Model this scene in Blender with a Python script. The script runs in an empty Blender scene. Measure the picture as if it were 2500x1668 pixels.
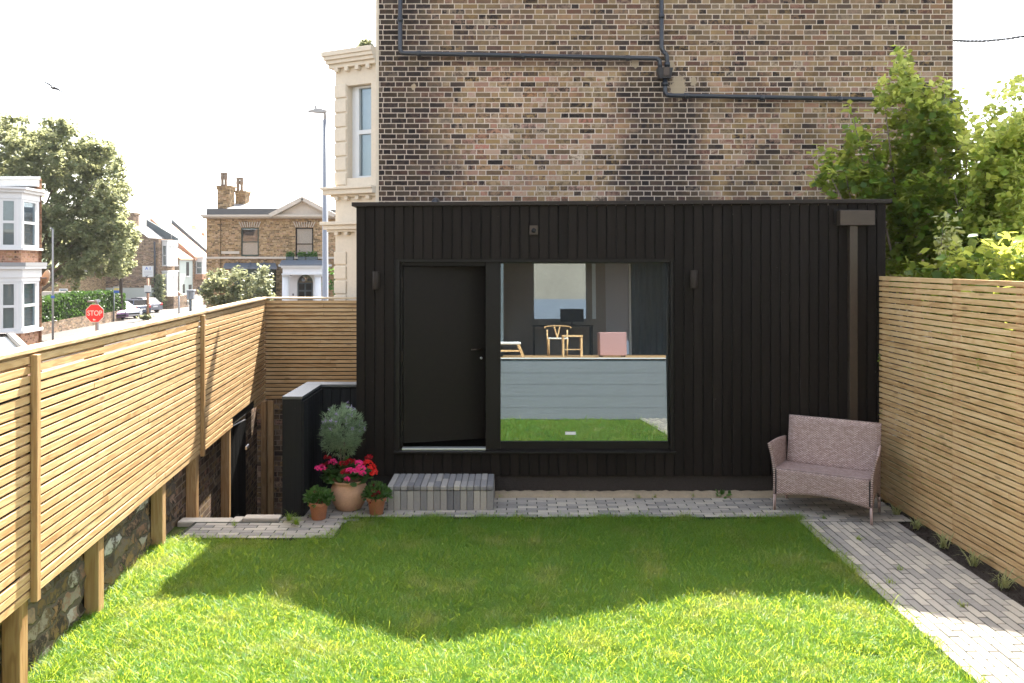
import bpy, math, random
import numpy as np
from mathutils import Vector, Matrix
random.seed(7); rng = np.random.default_rng(7)
SC = bpy.context.scene
COL = SC.collection
# ------------------------------------------------------------------ camera
F, HZ, H = 2030.0, 641.0, 2.49          # focal length in source pixels, horizon row, eye height
cam = bpy.data.cameras.new('camera'); co = bpy.data.objects.new('camera', cam); COL.objects.link(co)
cam.sensor_width = 36; cam.lens = F/2500*36; cam.shift_y = -(834-HZ)/2500
cam.clip_start = .05; cam.clip_end = 4000
co.location = (0, 0, H); co.rotation_euler = (math.pi/2, 0, 0); SC.camera = co
# ------------------------------------------------------------------ light
SUN = Vector((.108, .82, 1)).normalized()
EL = math.asin(SUN.z); AZ = math.atan2(SUN.x, SUN.y)
w = bpy.data.worlds.new('World'); SC.world = w; w.use_nodes = True
nt = w.node_tree; sky = nt.nodes.new('ShaderNodeTexSky'); sky.sky_type = 'NISHITA'; sky.sun_disc = False
sky.sun_elevation = EL; sky.sun_rotation = AZ; sky.dust_density = 3.0; sky.air_density = 1.0; sky.ozone_density = 1.0
bg = nt.nodes['Background']; hs = nt.nodes.new('ShaderNodeHueSaturation'); hs.inputs['Saturation'].default_value = .45
nt.links.new(sky.outputs[0], hs.inputs['Color']); nt.links.new(hs.outputs[0], bg.inputs[0]); bg.inputs[1].default_value = .122
sl = bpy.data.lights.new('sun', 'SUN'); sl.energy = 5.0; sl.angle = math.radians(.5); sl.color = (1, .925, .80)
so = bpy.data.objects.new('sun', sl); COL.objects.link(so); so.rotation_euler = SUN.to_track_quat('Z', 'Y').to_euler()
so.location = (5, 30, 40)
SC.view_settings.view_transform = 'Standard'; SC.view_settings.look = 'None'
SC.view_settings.exposure = 2.5; SC.view_settings.gamma = 1
SC.cycles.max_bounces = 8; SC.cycles.transparent_max_bounces = 12; SC.cycles.sample_clamp_indirect = 6
# ------------------------------------------------------------------ helpers
def P(x, y, D):                          # a source pixel at depth D
    return Vector(((x-1250)/F*D, D, H-(y-HZ)/F*D))
def PX(x, D): return (x-1250)/F*D
def PZ(y, D): return H-(y-HZ)/F*D
def R(a): return math.radians(a)
def tag(o, label=None, cat=None, group=None, kind=None):
    if label: o['label'] = label
    if cat: o['category'] = cat
    if group: o['group'] = group
    if kind: o['kind'] = kind
    return o
def empty(name, loc, rz=0, label=None, cat=None, group=None):
    o = bpy.data.objects.new(name, None); COL.objects.link(o); o.location = loc; o.rotation_euler = (0, 0, rz)
    o.empty_display_size = .1
    return tag(o, label, cat, group)
def root_of(o): return o
def link(o, parent=None):
    COL.objects.link(o)
    if parent is not None: o.parent = parent
    return o
def base_off(parent):
    v = Vector((0, 0, 0)); p = parent
    while p is not None: v += p.location; p = p.parent
    return v
class MB:
    """collects shapes; vertex attribute gc = grain coordinates, rnd = one random per piece"""
    def __init__(s): s.v = []; s.f = []; s.gc = []; s.r = []; s.sm = []
    def add(s, vs, fs, gcs=None, rnd=None, smooth=False):
        n = len(s.v); rnd = random.random() if rnd is None else rnd
        s.v += [tuple(v) for v in vs]; s.f += [tuple(i+n for i in f) for f in fs]
        s.gc += [tuple(g) for g in (gcs if gcs is not None else vs)]; s.r += [rnd]*len(vs); s.sm += [smooth]*len(fs)
        return s
    def obox(s, c, ax, ay, az, rnd=None):       # centre and three half-axis vectors
        c, ax, ay, az = Vector(c), Vector(ax), Vector(ay), Vector(az)
        L = sorted([(ax.length, 0), (ay.length, 1), (az.length, 2)], reverse=True)
        vs = []; g = []; off = (random.random()*40, random.random()*40, random.random()*40)
        for k in (-1, 1):
            for j in (-1, 1):
                for i in (-1, 1):
                    vs.append(c+ax*i+ay*j+az*k); e = (ax.length*i, ay.length*j, az.length*k)
                    g.append((e[L[0][1]]+off[0], e[L[1][1]]+off[1], e[L[2][1]]+off[2]))
        return s.add(vs, [(0,2,3,1),(4,5,7,6),(0,1,5,4),(2,6,7,3),(0,4,6,2),(1,3,7,5)], g, rnd)
    def box(s, x0, x1, y0, y1, z0, z1, rnd=None):
        return s.obox(((x0+x1)/2, (y0+y1)/2, (z0+z1)/2), ((x1-x0)/2,0,0), (0,(y1-y0)/2,0), (0,0,(z1-z0)/2), rnd)
    def beam(s, a, b, w, h, up=(0,0,1)):         # box from a to b, w sideways, h along up
        a, b, up = Vector(a), Vector(b), Vector(up); d = (b-a); x = d.normalized(); y = up.cross(x).normalized(); z = x.cross(y)
        return s.obox((a+b)/2, d/2, y*w/2, z*h/2)
    def tube(s, pts, r, n=10, cap=True, rnd=None):
        pts = [Vector(p) for p in pts]; rs = r if isinstance(r, (list, tuple)) else [r]*len(pts)
        vs = []; fs = []; m = len(pts); u = None
        for i, p in enumerate(pts):
            t = (pts[min(i+1, m-1)]-pts[max(i-1, 0)]).normalized()
            if u is None: u = (Vector((0,0,1)) if abs(t.z) < .9 else Vector((1,0,0))).cross(t).normalized()
            u = (u-t*u.dot(t)).normalized(); v = t.cross(u)
            for k in range(n):
                a = 2*math.pi*k/n; vs.append(p+(u*math.cos(a)+v*math.sin(a))*rs[i])
        for i in range(m-1):
            for k in range(n):
                fs.append((i*n+k, i*n+(k+1)%n, (i+1)*n+(k+1)%n, (i+1)*n+k))
        if cap: fs.append(tuple(range(n-1, -1, -1))); fs.append(tuple((m-1)*n+k for k in range(n)))
        return s.add(vs, fs, None, rnd, True)
    def lathe(s, prof, c=(0,0,0), n=28, rnd=None, wob=0):
        c = Vector(c); vs = []; fs = []; m = len(prof)
        for i, (r, z) in enumerate(prof):
            for k in range(n):
                a = 2*math.pi*k/n; rr = r*(1+wob*math.sin(3*a+z*9))
                vs.append(c+Vector((math.cos(a)*rr, math.sin(a)*rr, z)))
        for i in range(m-1):
            for k in range(n): fs.append((i*n+k, i*n+(k+1)%n, (i+1)*n+(k+1)%n, (i+1)*n+k))
        fs.append(tuple(range(n-1, -1, -1))); fs.append(tuple((m-1)*n+k for k in range(n)))
        return s.add(vs, fs, None, rnd, True)
    def prism(s, poly, d, rnd=None):             # poly: 3d points, extruded by vector d
        d = Vector(d); n = len(poly); vs = [Vector(p) for p in poly]+[Vector(p)+d for p in poly]
        fs = [tuple(range(n)), tuple(range(2*n-1, n-1, -1))]+[(i, i+n, (i+1) % n+n, (i+1) % n) for i in range(n)]
        return s.add(vs, fs, None, rnd)
    def build(s, name, mat, parent=None, bevel=0, seg=1, local=False, fix=True):
        off = Vector((0,0,0)) if (local or parent is None) else base_off(parent)
        me = bpy.data.meshes.new(name); me.from_pydata([tuple(Vector(v)-off) for v in s.v], [], s.f)
        a = me.attributes.new('gc', 'FLOAT_VECTOR', 'POINT'); a.data.foreach_set('vector', np.array(s.gc, 'f').ravel())
        a = me.attributes.new('rnd', 'FLOAT', 'POINT'); a.data.foreach_set('value', np.array(s.r, 'f'))
        me.polygons.foreach_set('use_smooth', s.sm)
        if fix:
            import bmesh
            bm = bmesh.new(); bm.from_mesh(me); bmesh.ops.recalc_face_normals(bm, faces=bm.faces); bm.to_mesh(me); bm.free()
        me.materials.append(mat); me.update()
        o = link(bpy.data.objects.new(name, me), parent)
        if bevel:
            b = o.modifiers.new('bevel', 'BEVEL'); b.width = bevel; b.segments = seg; b.limit_method = 'ANGLE'; b.angle_limit = R(40)
        return o
def scatter(name, tv, tf, pos, Rm, scale, mat, parent=None, rnd=None, local=False):
    """one mesh of many copies of a small template (leaves, blades, petals)"""
    tv = np.asarray(tv, float); N = len(pos); k = len(tv)
    sc = np.asarray(scale, float)
    if sc.ndim == 1: sc = sc[:, None].repeat(3, 1)
    V = np.einsum('nij,nkj->nki', Rm, tv[None]*sc[:, None, :])+pos[:, None, :]
    if parent is not None and not local: V = V-np.array(base_off(parent))
    sizes = np.array([len(f) for f in tf]); flat = np.array([i for f in tf for i in f])
    loops = (flat[None]+(np.arange(N)*k)[:, None]).ravel(); nl = len(flat)
    tot = np.tile(sizes, N); start = np.concatenate([[0], np.cumsum(tot)[:-1]])
    me = bpy.data.meshes.new(name); me.vertices.add(N*k); me.vertices.foreach_set('co', V.astype('f').ravel())
    me.loops.add(N*nl); me.loops.foreach_set('vertex_index', loops.astype('i'))
    me.polygons.add(N*len(tf)); me.polygons.foreach_set('loop_start', start.astype('i'))
    me.polygons.foreach_set('loop_total', tot.astype('i'))
    me.update(calc_edges=True)
    r = rng.random(N) if rnd is None else rnd
    a = me.attributes.new('rnd', 'FLOAT', 'POINT'); a.data.foreach_set('value', np.repeat(r, k).astype('f'))
    a = me.attributes.new('gc', 'FLOAT_VECTOR', 'POINT'); a.data.foreach_set('vector', np.tile(tv, (N, 1)).astype('f').ravel())
    me.materials.append(mat)
    return link(bpy.data.objects.new(name, me), parent)
def rots(N, tilt=None, up=None):                 # random rotations; tilt = spread (rad) of local z from up
    a = rng.random(N)*2*math.pi
    if tilt is None: t = np.arccos(1-2*rng.random(N))
    else: t = np.abs(rng.normal(0, tilt, N))
    p = rng.random(N)*2*math.pi
    ca, sa, ct, st, cp, sp = np.cos(a), np.sin(a), np.cos(t), np.sin(t), np.cos(p), np.sin(p)
    Rz1 = np.zeros((N,3,3)); Rz1[:,0,0]=ca; Rz1[:,0,1]=-sa; Rz1[:,1,0]=sa; Rz1[:,1,1]=ca; Rz1[:,2,2]=1
    Rx = np.zeros((N,3,3)); Rx[:,0,0]=1; Rx[:,1,1]=ct; Rx[:,1,2]=-st; Rx[:,2,1]=st; Rx[:,2,2]=ct
    Rz2 = np.zeros((N,3,3)); Rz2[:,0,0]=cp; Rz2[:,0,1]=-sp; Rz2[:,1,0]=sp; Rz2[:,1,1]=cp; Rz2[:,2,2]=1
    return Rz2@Rx@Rz1
def copy_tree(o, parent=None):
    c = o.copy(); COL.objects.link(c); c.parent = parent
    for ch in list(o.children): copy_tree(ch, c)
    return c
def text_mesh(s, size, extrude=.002):
    cu = bpy.data.curves.new('lettering', 'FONT'); cu.body = s; cu.size = size; cu.align_x = 'CENTER'; cu.align_y = 'CENTER'; cu.extrude = extrude
    cu.offset = size*.012
    o = bpy.data.objects.new('lettering', cu); COL.objects.link(o); bpy.context.view_layer.update()
    me = bpy.data.meshes.new_from_object(o.evaluated_get(bpy.context.evaluated_depsgraph_get())); bpy.data.objects.remove(o); return me
# ------------------------------------------------------------------ materials
class N:
    def __init__(s, name):
        s.m = bpy.data.materials.new(name); s.m.use_nodes = True; s.t = s.m.node_tree; s.b = s.t.nodes['Principled BSDF']
        s.out = s.t.nodes['Material Output']
    def put(s, i, v):
        if hasattr(v, 'links'): s.t.links.new(v, i)
        elif v is not None: i.default_value = v
    def n(s, ty, **k):
        o = s.t.nodes.new(ty)
        for a, b in k.items(): setattr(o, a, b)
        return o
    def math(s, op, a, b=None, c=None, clamp=False):
        o = s.n('ShaderNodeMath', operation=op, use_clamp=clamp)
        for i, v in enumerate((a, b, c)):
            if v is not None: s.put(o.inputs[i], v)
        return o.outputs[0]
    def attr(s, name, out=0): o = s.n('ShaderNodeAttribute', attribute_name=name); return o.outputs[out]
    def pos(s): return s.n('ShaderNodeNewGeometry').outputs['Position']
    def sep(s, v): o = s.n('ShaderNodeSeparateXYZ'); s.put(o.inputs[0], v); return o.outputs
    def comb(s, x, y, z=0.0):
        o = s.n('ShaderNodeCombineXYZ')
        for i, v in enumerate((x, y, z)): s.put(o.inputs[i], v)
        return o.outputs[0]
    def scale(s, v, sc): o = s.n('ShaderNodeVectorMath', operation='MULTIPLY'); s.put(o.inputs[0], v); s.put(o.inputs[1], sc); return o.outputs[0]
    def noise(s, v, sc, det=4, rough=.6, dist=0):
        o = s.n('ShaderNodeTexNoise'); s.put(o.inputs['Vector'], v); o.inputs['Scale'].default_value = sc; o.inputs['Detail'].default_value = det
        o.inputs['Roughness'].default_value = rough; o.inputs['Distortion'].default_value = dist; return o.outputs[0]
    def white(s, v): o = s.n('ShaderNodeTexWhiteNoise', noise_dimensions='3D'); s.put(o.inputs[0], v); return o.outputs[0]
    def ramp(s, f, stops, interp='LINEAR'):
        o = s.n('ShaderNodeValToRGB'); s.put(o.inputs[0], f); e = o.color_ramp.elements; o.color_ramp.interpolation = interp
        for i, (p, c) in enumerate(stops):
            q = e[i] if i < 2 else e.new(p); q.position = p; q.color = (*c, 1)
        return o.outputs[0]
    def mix(s, f, a, b, mode='MIX'):
        o = s.n('ShaderNodeMix', data_type='RGBA', blend_type=mode); s.put(o.inputs['Factor'], f)
        for k, v in ((6, a), (7, b)): s.put(o.inputs[k], (*v, 1) if isinstance(v, tuple) and len(v) == 3 else v)
        return o.outputs[2]
    def mr(s, v, a, b, c=0.0, d=1.0, smooth=True):
        o = s.n('ShaderNodeMapRange'); o.interpolation_type = 'SMOOTHSTEP' if smooth else 'LINEAR'
        for i, x in enumerate((v, a, b, c, d)): s.put(o.inputs[i], x)
        return o.outputs[0]
    def bump(s, h, st=.3, dist=.01):
        o = s.n('ShaderNodeBump'); s.put(o.inputs['Height'], h); o.inputs['Strength'].default_value = st; o.inputs['Distance'].default_value = dist
        s.t.links.new(o.outputs[0], s.b.inputs['Normal']); return o
    def set(s, col=None, rough=None, metal=None, spec=None):
        b = s.b.inputs
        if col is not None: s.put(b['Base Color'], (*col, 1) if isinstance(col, tuple) else col)
        if rough is not None: s.put(b['Roughness'], rough)
        if metal is not None: s.put(b['Metallic'], metal)
        if spec is not None: s.put(b['Specular IOR Level'], spec)
        return s
def plain(name, col, rough=.6, metal=0, var=.18, sc=6, bump=0, spec=.5):
    n = N(name); f = n.noise(n.pos(), sc, 6, .65); f2 = n.noise(n.pos(), sc*9, 3, .6)
    lo = tuple(c*(1-var) for c in col); hi = tuple(min(1, c*(1+var)) for c in col)
    c = n.mix(f, lo, hi); c = n.mix(n.mr(f2, .35, .75, 0, .5), c, tuple(x*(1-var*.8) for x in col))
    n.set(c, n.mr(f2, .2, .8, rough*.85, min(1, rough*1.15)), metal, spec)
    if bump: n.bump(f2, bump, .004)
    return n.m
def wood_mat(name, stops, rough=.6, knots=True, tint=.35):
    n = N(name); gc = n.attr('gc', 1); r = n.attr('rnd', 2)
    w1 = n.noise(n.scale(gc, (1.6, 14, 14)), 1.0, 3, .5, .5)
    rings = n.math('SINE', n.math('MULTIPLY', w1, 34.0)); rings = n.math('MULTIPLY_ADD', rings, .5, .5)
    fine = n.noise(n.scale(gc, (6, 160, 160)), 1.0, 3, .6)
    g = n.math('ADD', n.math('MULTIPLY', rings, .30), n.math('MULTIPLY', fine, .38)); g = n.math('ADD', g, n.math('MULTIPLY', r, tint))
    c = n.ramp(g, stops)
    if knots:
        v = n.n('ShaderNodeTexVoronoi'); n.put(v.inputs['Vector'], n.scale(gc, (2.2, 9, 9))); v.inputs['Scale'].default_value = 1
        k = n.mr(v.outputs['Distance'], .05, .16, 1, 0); c = n.mix(n.math('MULTIPLY', k, .55), c, tuple(x*.35 for x in stops[0][1]))
    st = n.noise(n.pos(), 2.2, 5, .6); c = n.mix(n.mr(st, .55, .8, 0, .35), c, tuple(x*.55 for x in stops[1][1]))
    n.set(c, rough, 0, .3); n.bump(n.math('ADD', rings, fine), .25, .0015); return n.m
def brick_mat(name, pal, mortar, dark=None, pitch=.075, period=.3375, joint=.0105, stain_and_shade=None, rough=.9, bond=.5, bump=.7, patches=None, wobble=1.0):
    n = N(name); geo = n.n('ShaderNodeNewGeometry'); p = n.sep(geo.outputs['Position']); nn = n.sep(geo.outputs['True Normal'])
    wob = n.noise(geo.outputs['Position'], 9, 2, .5)
    ax = n.math('GREATER_THAN', n.math('ABSOLUTE', nn[0]), .6)
    u = n.math('ADD', n.math('MULTIPLY', p[1], ax), n.math('MULTIPLY', p[0], n.math('SUBTRACT', 1.0, ax)))
    u = n.math('ADD', u, n.math('MULTIPLY', wob, .012*wobble*2 if wobble > 1 else .012)); z = n.math('ADD', p[2], n.math('MULTIPLY', n.math('ADD', wob, n.math('MULTIPLY', n.noise(geo.outputs['Position'], 2.5, 2, .5), 1.0 if wobble > 1 else 0.0)), .006*(wobble**2 if wobble > 1 else 1)))
    zz = n.math('DIVIDE', z, pitch); row = n.math('FLOOR', zz); fz = n.math('FRACT', zz)
    jit = n.math('MULTIPLY', n.white(n.comb(row, 3.7, 1.1)), .16)
    uu = n.math('ADD', n.math('ADD', n.math('DIVIDE', u, period), n.math('MULTIPLY', row, bond)), jit)
    cell = n.math('FLOOR', uu); f = n.math('FRACT', uu)
    isH = n.math('GREATER_THAN', f, .6667)
    a = n.math('MINIMUM', f, n.math('SUBTRACT', .6667, f)); b = n.math('MINIMUM', n.math('SUBTRACT', f, .6667), n.math('SUBTRACT', 1.0, f))
    du = n.math('MULTIPLY', n.math('MAXIMUM', a, b), period); dz = n.math('MULTIPLY', n.math('MINIMUM', fz, n.math('SUBTRACT', 1.0, fz)), pitch)
    ns = n.noise(geo.outputs['Position'], 45, 3, .7)
    d = n.math('ADD', n.math('MINIMUM', du, dz), n.math('MULTIPLY', n.math('SUBTRACT', ns, .5), .009))
    m = n.mr(d, joint*.42, joint*.75, 0, 1)
    bid = n.math('MULTIPLY_ADD', cell, 2.0, isH)
    rv = n.white(n.comb(bid, row, .5)); rv2 = n.white(n.comb(bid, row, 7.5))
    val = rv
    sn = n.noise(geo.outputs['Position'], 1.7, 4, .6)
    if stain_and_shade is not None:
        st = stain_and_shade(n, p, sn); keep = n.math('SUBTRACT', 1.0, n.math('MULTIPLY', st, .9)); val = n.math('MULTIPLY', rv, keep)
    c = n.ramp(val, pal)
    hue = n.white(n.comb(row, bid, 3.5)); c = n.mix(n.math('MULTIPLY', n.mr(hue, .35, .45, 0, .62), keep) if stain_and_shade is not None else 0.0, c, n.ramp(hue, [(0,(.2,.13,.065)),(.5,(.31,.19,.075)),(.68,(.38,.28,.15)),(.8,(.33,.14,.09)),(.92,(.13,.07,.05)),(1,(.44,.34,.23))]))
    blot = n.noise(n.comb(n.math('ADD', p[0], n.math('MULTIPLY', rv2, 9.0)), p[1], n.math('ADD', p[2], n.math('MULTIPLY', row, 3.3))), 13, 6, .75)
    c = n.mix(n.math('MULTIPLY', n.mr(blot, .44, .58, 0, .9), keep if stain_and_shade is not None else 1.0), c, n.ramp(rv2, [(0, (.045,.034,.028)), (.35, (.16,.105,.05)), (.6, (.31,.20,.085)), (.8, (.31,.17,.12)), (1, (.40,.31,.21))]))
    c = n.mix(n.mr(ns, .62, .8, 0, .6), c, (.03, .026, .024))
    mo = n.mix(n.mr(sn, .3, .7), tuple(x*.78 for x in mortar), mortar)
    if stain_and_shade is not None: mo = n.mix(n.math('MULTIPLY', st, .35), mo, tuple(x*.5 for x in mortar))
    if patches:
        pm = None
        for (px_, pz_, pr_) in patches:
            q = n.math('ADD', n.math('POWER', n.math('SUBTRACT', p[0], px_), 2.0), n.math('POWER', n.math('MULTIPLY', n.math('SUBTRACT', p[2], pz_), .7), 2.0))
            q = n.math('ADD', n.math('SQRT', q), n.math('MULTIPLY', n.math('SUBTRACT', blot, .5), pr_*2.2)); q = n.mr(q, pr_*.8, pr_, 1, 0); pm = q if pm is None else n.math('MAXIMUM', pm, q)
        mo = n.mix(pm, mo, (.36,.285,.19)); m = n.math('MULTIPLY', m, n.math('SUBTRACT', 1.0, n.math('MULTIPLY', pm, .92)))
    c = n.mix(m, mo, c); n.set(c, rough, 0, .2)
    hgt = n.math('ADD', m, n.math('MULTIPLY', ns, .5)); n.bump(hgt, bump, .008)
    return n.m
def leaf_mat(name, stops, trans=.45, rough=.45, tcol=None):
    n = N(name); r = n.attr('rnd', 2); big = n.noise(n.pos(), 1.6, 3, .6)
    f = n.math('ADD', n.math('MULTIPLY', r, .6), n.math('MULTIPLY', big, .4)); c = n.ramp(f, stops); n.set(c, rough, 0, .3)
    tr = n.n('ShaderNodeBsdfTranslucent'); tc = n.mix(.6, c, tcol or tuple(min(1, x*2.4) for x in stops[-1][1])); n.put(tr.inputs[0], tc)
    mx = n.n('ShaderNodeMixShader'); mx.inputs[0].default_value = trans; n.t.links.new(n.b.outputs[0], mx.inputs[1]); n.t.links.new(tr.outputs[0], mx.inputs[2])
    n.t.links.new(mx.outputs[0], n.out.inputs[0]); return n.m
def glass_mat(name, refl=.3, tint=(.5,.55,.55), rough=0.0, veil=.016):
    n = N(name); t = n.n('ShaderNodeBsdfTransparent'); t.inputs[0].default_value = (*tint, 1)
    g = n.n('ShaderNodeBsdfGlossy'); g.inputs[0].default_value = (.80, .92, 1, 1); g.inputs['Roughness'].default_value = rough
    fr = n.n('ShaderNodeFresnel'); fr.inputs[0].default_value = 1.5
    f = n.math('ADD', refl, n.math('MULTIPLY', fr.outputs[0], .8), clamp=True)
    mx = n.n('ShaderNodeMixShader'); n.put(mx.inputs[0], f); n.t.links.new(t.outputs[0], mx.inputs[1]); n.t.links.new(g.outputs[0], mx.inputs[2])
    df = n.n('ShaderNodeBsdfDiffuse'); df.inputs[0].default_value = (.75,.85,.95,1); ms_ = n.n('ShaderNodeMixShader'); du_ = n.noise(n.pos(), 1.4, 4, .6)
    n.put(ms_.inputs[0], n.mr(du_, .3, .7, veil*.6, veil*1.5)); n.t.links.new(mx.outputs[0], ms_.inputs[1]); n.t.links.new(df.outputs[0], ms_.inputs[2])  # pale diffuse layer paints the milky haze of reflections over the pane
    n.t.links.new(ms_.outputs[0], n.out.inputs[0]); n.t.nodes.remove(n.b); return n.m
def board_mat(name, col, rough=.55, var=.35, spec=.35):
    n = N(name); gc = n.attr('gc', 1); r = n.attr('rnd', 2); fine = n.noise(n.scale(gc, (2.5, 90, 90)), 1, 4, .6)
    c = n.mix(r, tuple(x*(1-var) for x in col), tuple(x*(1+var) for x in col)); c = n.mix(n.mr(fine, .3, .8, 0, .6), c, tuple(x*.55 for x in col))
    sp = n.noise(n.pos(), 26, 2, .5); c = n.mix(n.mr(sp, .775, .80, 0, .6), c, (.16, .15, .14))
    n.set(c, n.mr(fine, .2, .8, rough*.8, rough*1.2), 0, spec); n.bump(fine, .35, .002); return n.m
def attr_mat(name, stops, rough=.8, bump=.3, sc=40, spec=.3):
    n = N(name); r = n.attr('rnd', 2); f = n.noise(n.pos(), sc, 5, .7); g = n.noise(n.pos(), 3, 4, .6)
    v = n.math('ADD', n.math('MULTIPLY', r, .62), n.math('MULTIPLY', f, .30)); v = n.math('ADD', v, n.math('MULTIPLY', g, .10))
    n.set(n.ramp(v, stops), rough, 0, spec); n.bump(f, bump, .004); return n.m
M = {}
M['pine'] = wood_mat('pine_slat', [(.05,(.32,.175,.072)),(.45,(.53,.34,.16)),(.8,(.63,.44,.235)),(1,(.70,.53,.32))])
M['pine_post'] = wood_mat('pine_post', [(.05,(.22,.115,.045)),(.45,(.37,.22,.10)),(.8,(.45,.30,.15)),(1,(.52,.37,.2))])
M['pine_cap'] = wood_mat('pine_cap', [(.05,(.36,.23,.12)),(.45,(.56,.42,.26)),(.8,(.68,.54,.37)),(1,(.72,.6,.44))])
M['clad'] = board_mat('black_cladding', (.0132,.0100,.0080), .7, .28, .10)
M['screen'] = board_mat('black_screen', (.007,.0075,.009), .65, .35, .2)
M['void'] = plain('dark_backing', (.004,.004,.004), .9, 0, .2)
M['door'] = plain('black_door_paint', (.0065,.0045,.0033), .5, 0, .25, 2.5, .05, .2)
M['bronze'] = plain('dark_bronze_metal', (.058,.042,.030), .45, .5, .25, 4)
M['roof_lip'] = plain('dark_brown_trim', (.022,.016,.012), .6, 0, .2, 4, 0, .2)
M['frame'] = plain('black_frame', (.009,.0072,.006), .5, 0, .2, 8, 0, .2)
M['glass'] = glass_mat('window_glass', .17, (.30,.33,.33))
M['glass2'] = glass_mat('far_window_glass', .04, (.8,.82,.82))
M['alu'] = plain('brushed_aluminium', (.62,.63,.65), .35, .8, .1, 20)
M['plinth'] = plain('painted_plinth', (.02,.014,.011), .8, 0, .4, 9, .4)
M['mortar'] = plain('rough_concrete', (.30,.24,.16), .95, 0, .4, 14, .8)
M['coping'] = plain('grey_coping', (.075,.078,.082), .5, .3, .15, 10)
M['buff_clay'] = plain('buff_clay', (.20,.155,.115), .85, 0, .3, 3)
M['room_brown'] = plain('warm_grey_room', (.20,.18,.155), .9, 0, .1, 2)
M['soil'] = plain('dark_soil', (.022,.014,.009), 1, 0, .6, 30, 1)
M['pvc'] = plain('black_drainpipe', (.022,.026,.033), .32, 0, .25, 6)
M['cream'] = plain('cream_render', (.62,.53,.41), .85, 0, .14, 3, .15)
M['white'] = plain('white_paint', (.60,.60,.59), .5, 0, .06, 3)
M['terracotta'] = plain('terracotta', (.42,.17,.085), .8, 0, .28, 12, .3)
M['terracotta_pale'] = plain('pale_terracotta', (.55,.32,.2), .75, 0, .3, 7, .25)
M['galv'] = plain('galvanised_steel', (.22,.235,.26), .5, .4, .12, 8)
M['lamp'] = plain('lamp_housing', (.32,.31,.29), .55, 0, .1, 20)
M['paver'] = attr_mat('concrete_paver', [(.1,(.17,.16,.148)),(.4,(.28,.258,.228)),(.7,(.375,.34,.285)),(.95,(.45,.40,.32))], .85, .5)
M['step'] = attr_mat('step_paver', [(.1,(.11,.11,.118)),(.35,(.19,.185,.185)),(.6,(.28,.265,.245)),(.8,(.38,.35,.30)),(.97,(.48,.44,.36))], .85, .7)
M['joint'] = plain('joint_sand', (.022,.024,.014), 1, 0, .5, 25)
n = N('lawn_ground'); f = n.noise(n.pos(), 2.0, 5, .6)
n.set(n.ramp(f, [(.3,(.035,.06,.012)),(.55,(.06,.08,.02)),(.75,(.16,.13,.06))]), 1, 0, .1); n.bump(n.noise(n.pos(), 60, 4), 1, .02); M['lawn'] = n.m
def p_all(n): return n.pos()
def stain_and_shade(n, p, sn):
    def g(v, c, wd): return n.mr(n.math('ABSOLUTE', n.math('SUBTRACT', v, c)), wd*.45, wd, 1, 0)
    k = n.math('MULTIPLY', n.math('SUBTRACT', sn, .5), 1.1)
    x = n.math('ADD', p[0], k); z = n.math('ADD', p[2], n.math('MULTIPLY', k, .6))
    le = n.math('SUBTRACT', 1.0, n.mr(x, -1.35, -.5)); top = n.math('MULTIPLY', n.mr(z, 5.2, 5.6), .55)
    band = n.math('MULTIPLY', g(x, 2.15, .85), n.mr(z, 5.6, 5.0, 0, 1)); ri = n.math('MULTIPLY', n.mr(x, 5.7, 6.3), .55)
    pipe = n.math('MULTIPLY', g(z, 5.45, .3), n.mr(x, -.9, -1.6, 0, .8)); under = n.math('MULTIPLY', g(n.math('ADD', p[2], n.math('MULTIPLY', p[0], .035)), 5.42, .16), n.mr(p[0], 1.95, 1.85, 0, .75))  # under: soft shade below the drainpipe, painted as a darker band
    lg = n.math('MULTIPLY', n.mr(n.noise(p_all(n), .8, 3, .6), .5, .66), .7); o = n.math('MAXIMUM', lg, n.math('MAXIMUM', n.math('MAXIMUM', le, top), n.math('MAXIMUM', band, ri))); o = n.math('MAXIMUM', o, n.math('MAXIMUM', pipe, under))
    return n.math('MULTIPLY', o, n.mr(sn, .2, .6, .7, 1.0), clamp=True)
PAL = [(0,(.018,.014,.013)),(.14,(.030,.023,.021)),(.27,(.068,.047,.037)),(.40,(.130,.088,.055)),(.52,(.22,.150,.082)),(.64,(.31,.22,.125)),(.73,(.25,.14,.105)),(.82,(.35,.215,.165)),(.90,(.41,.315,.215)),(.96,(.36,.12,.085)),(1,(.49,.40,.29))]
M['brick'] = brick_mat('stock_brick', PAL, (.58,.475,.375), stain_and_shade=stain_and_shade, joint=.0110, patches=[(2.40,5.02,.13),(2.30,5.32,.06),(1.78,5.38,.06),(2.62,5.10,.05),(-1.42,5.03,.035)])
M['brick_far'] = brick_mat('yellow_stock_brick', [(0,(.10,.065,.035)),(.3,(.21,.135,.06)),(.6,(.33,.22,.11)),(1,(.43,.31,.17))], (.34,.27,.18), pitch=.085, period=.36, bump=.3)
M['brick_brown'] = brick_mat('brown_brick', [(0,(.06,.045,.035)),(.4,(.15,.105,.075)),(.8,(.24,.175,.12)),(1,(.3,.22,.16))], (.26,.21,.17), pitch=.11, period=.5, bump=.3)
M['brick_dark'] = brick_mat('dark_old_brick', [(0,(.03,.022,.018)),(.4,(.075,.05,.04)),(.8,(.14,.09,.065)),(1,(.2,.14,.1))], (.26,.20,.15), bump=1)
M['brick_red'] = brick_mat('red_textured_brick', [(0,(.30,.15,.095)),(.5,(.38,.20,.13)),(1,(.46,.26,.17))], (.40,.25,.17), bump=.3)
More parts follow.
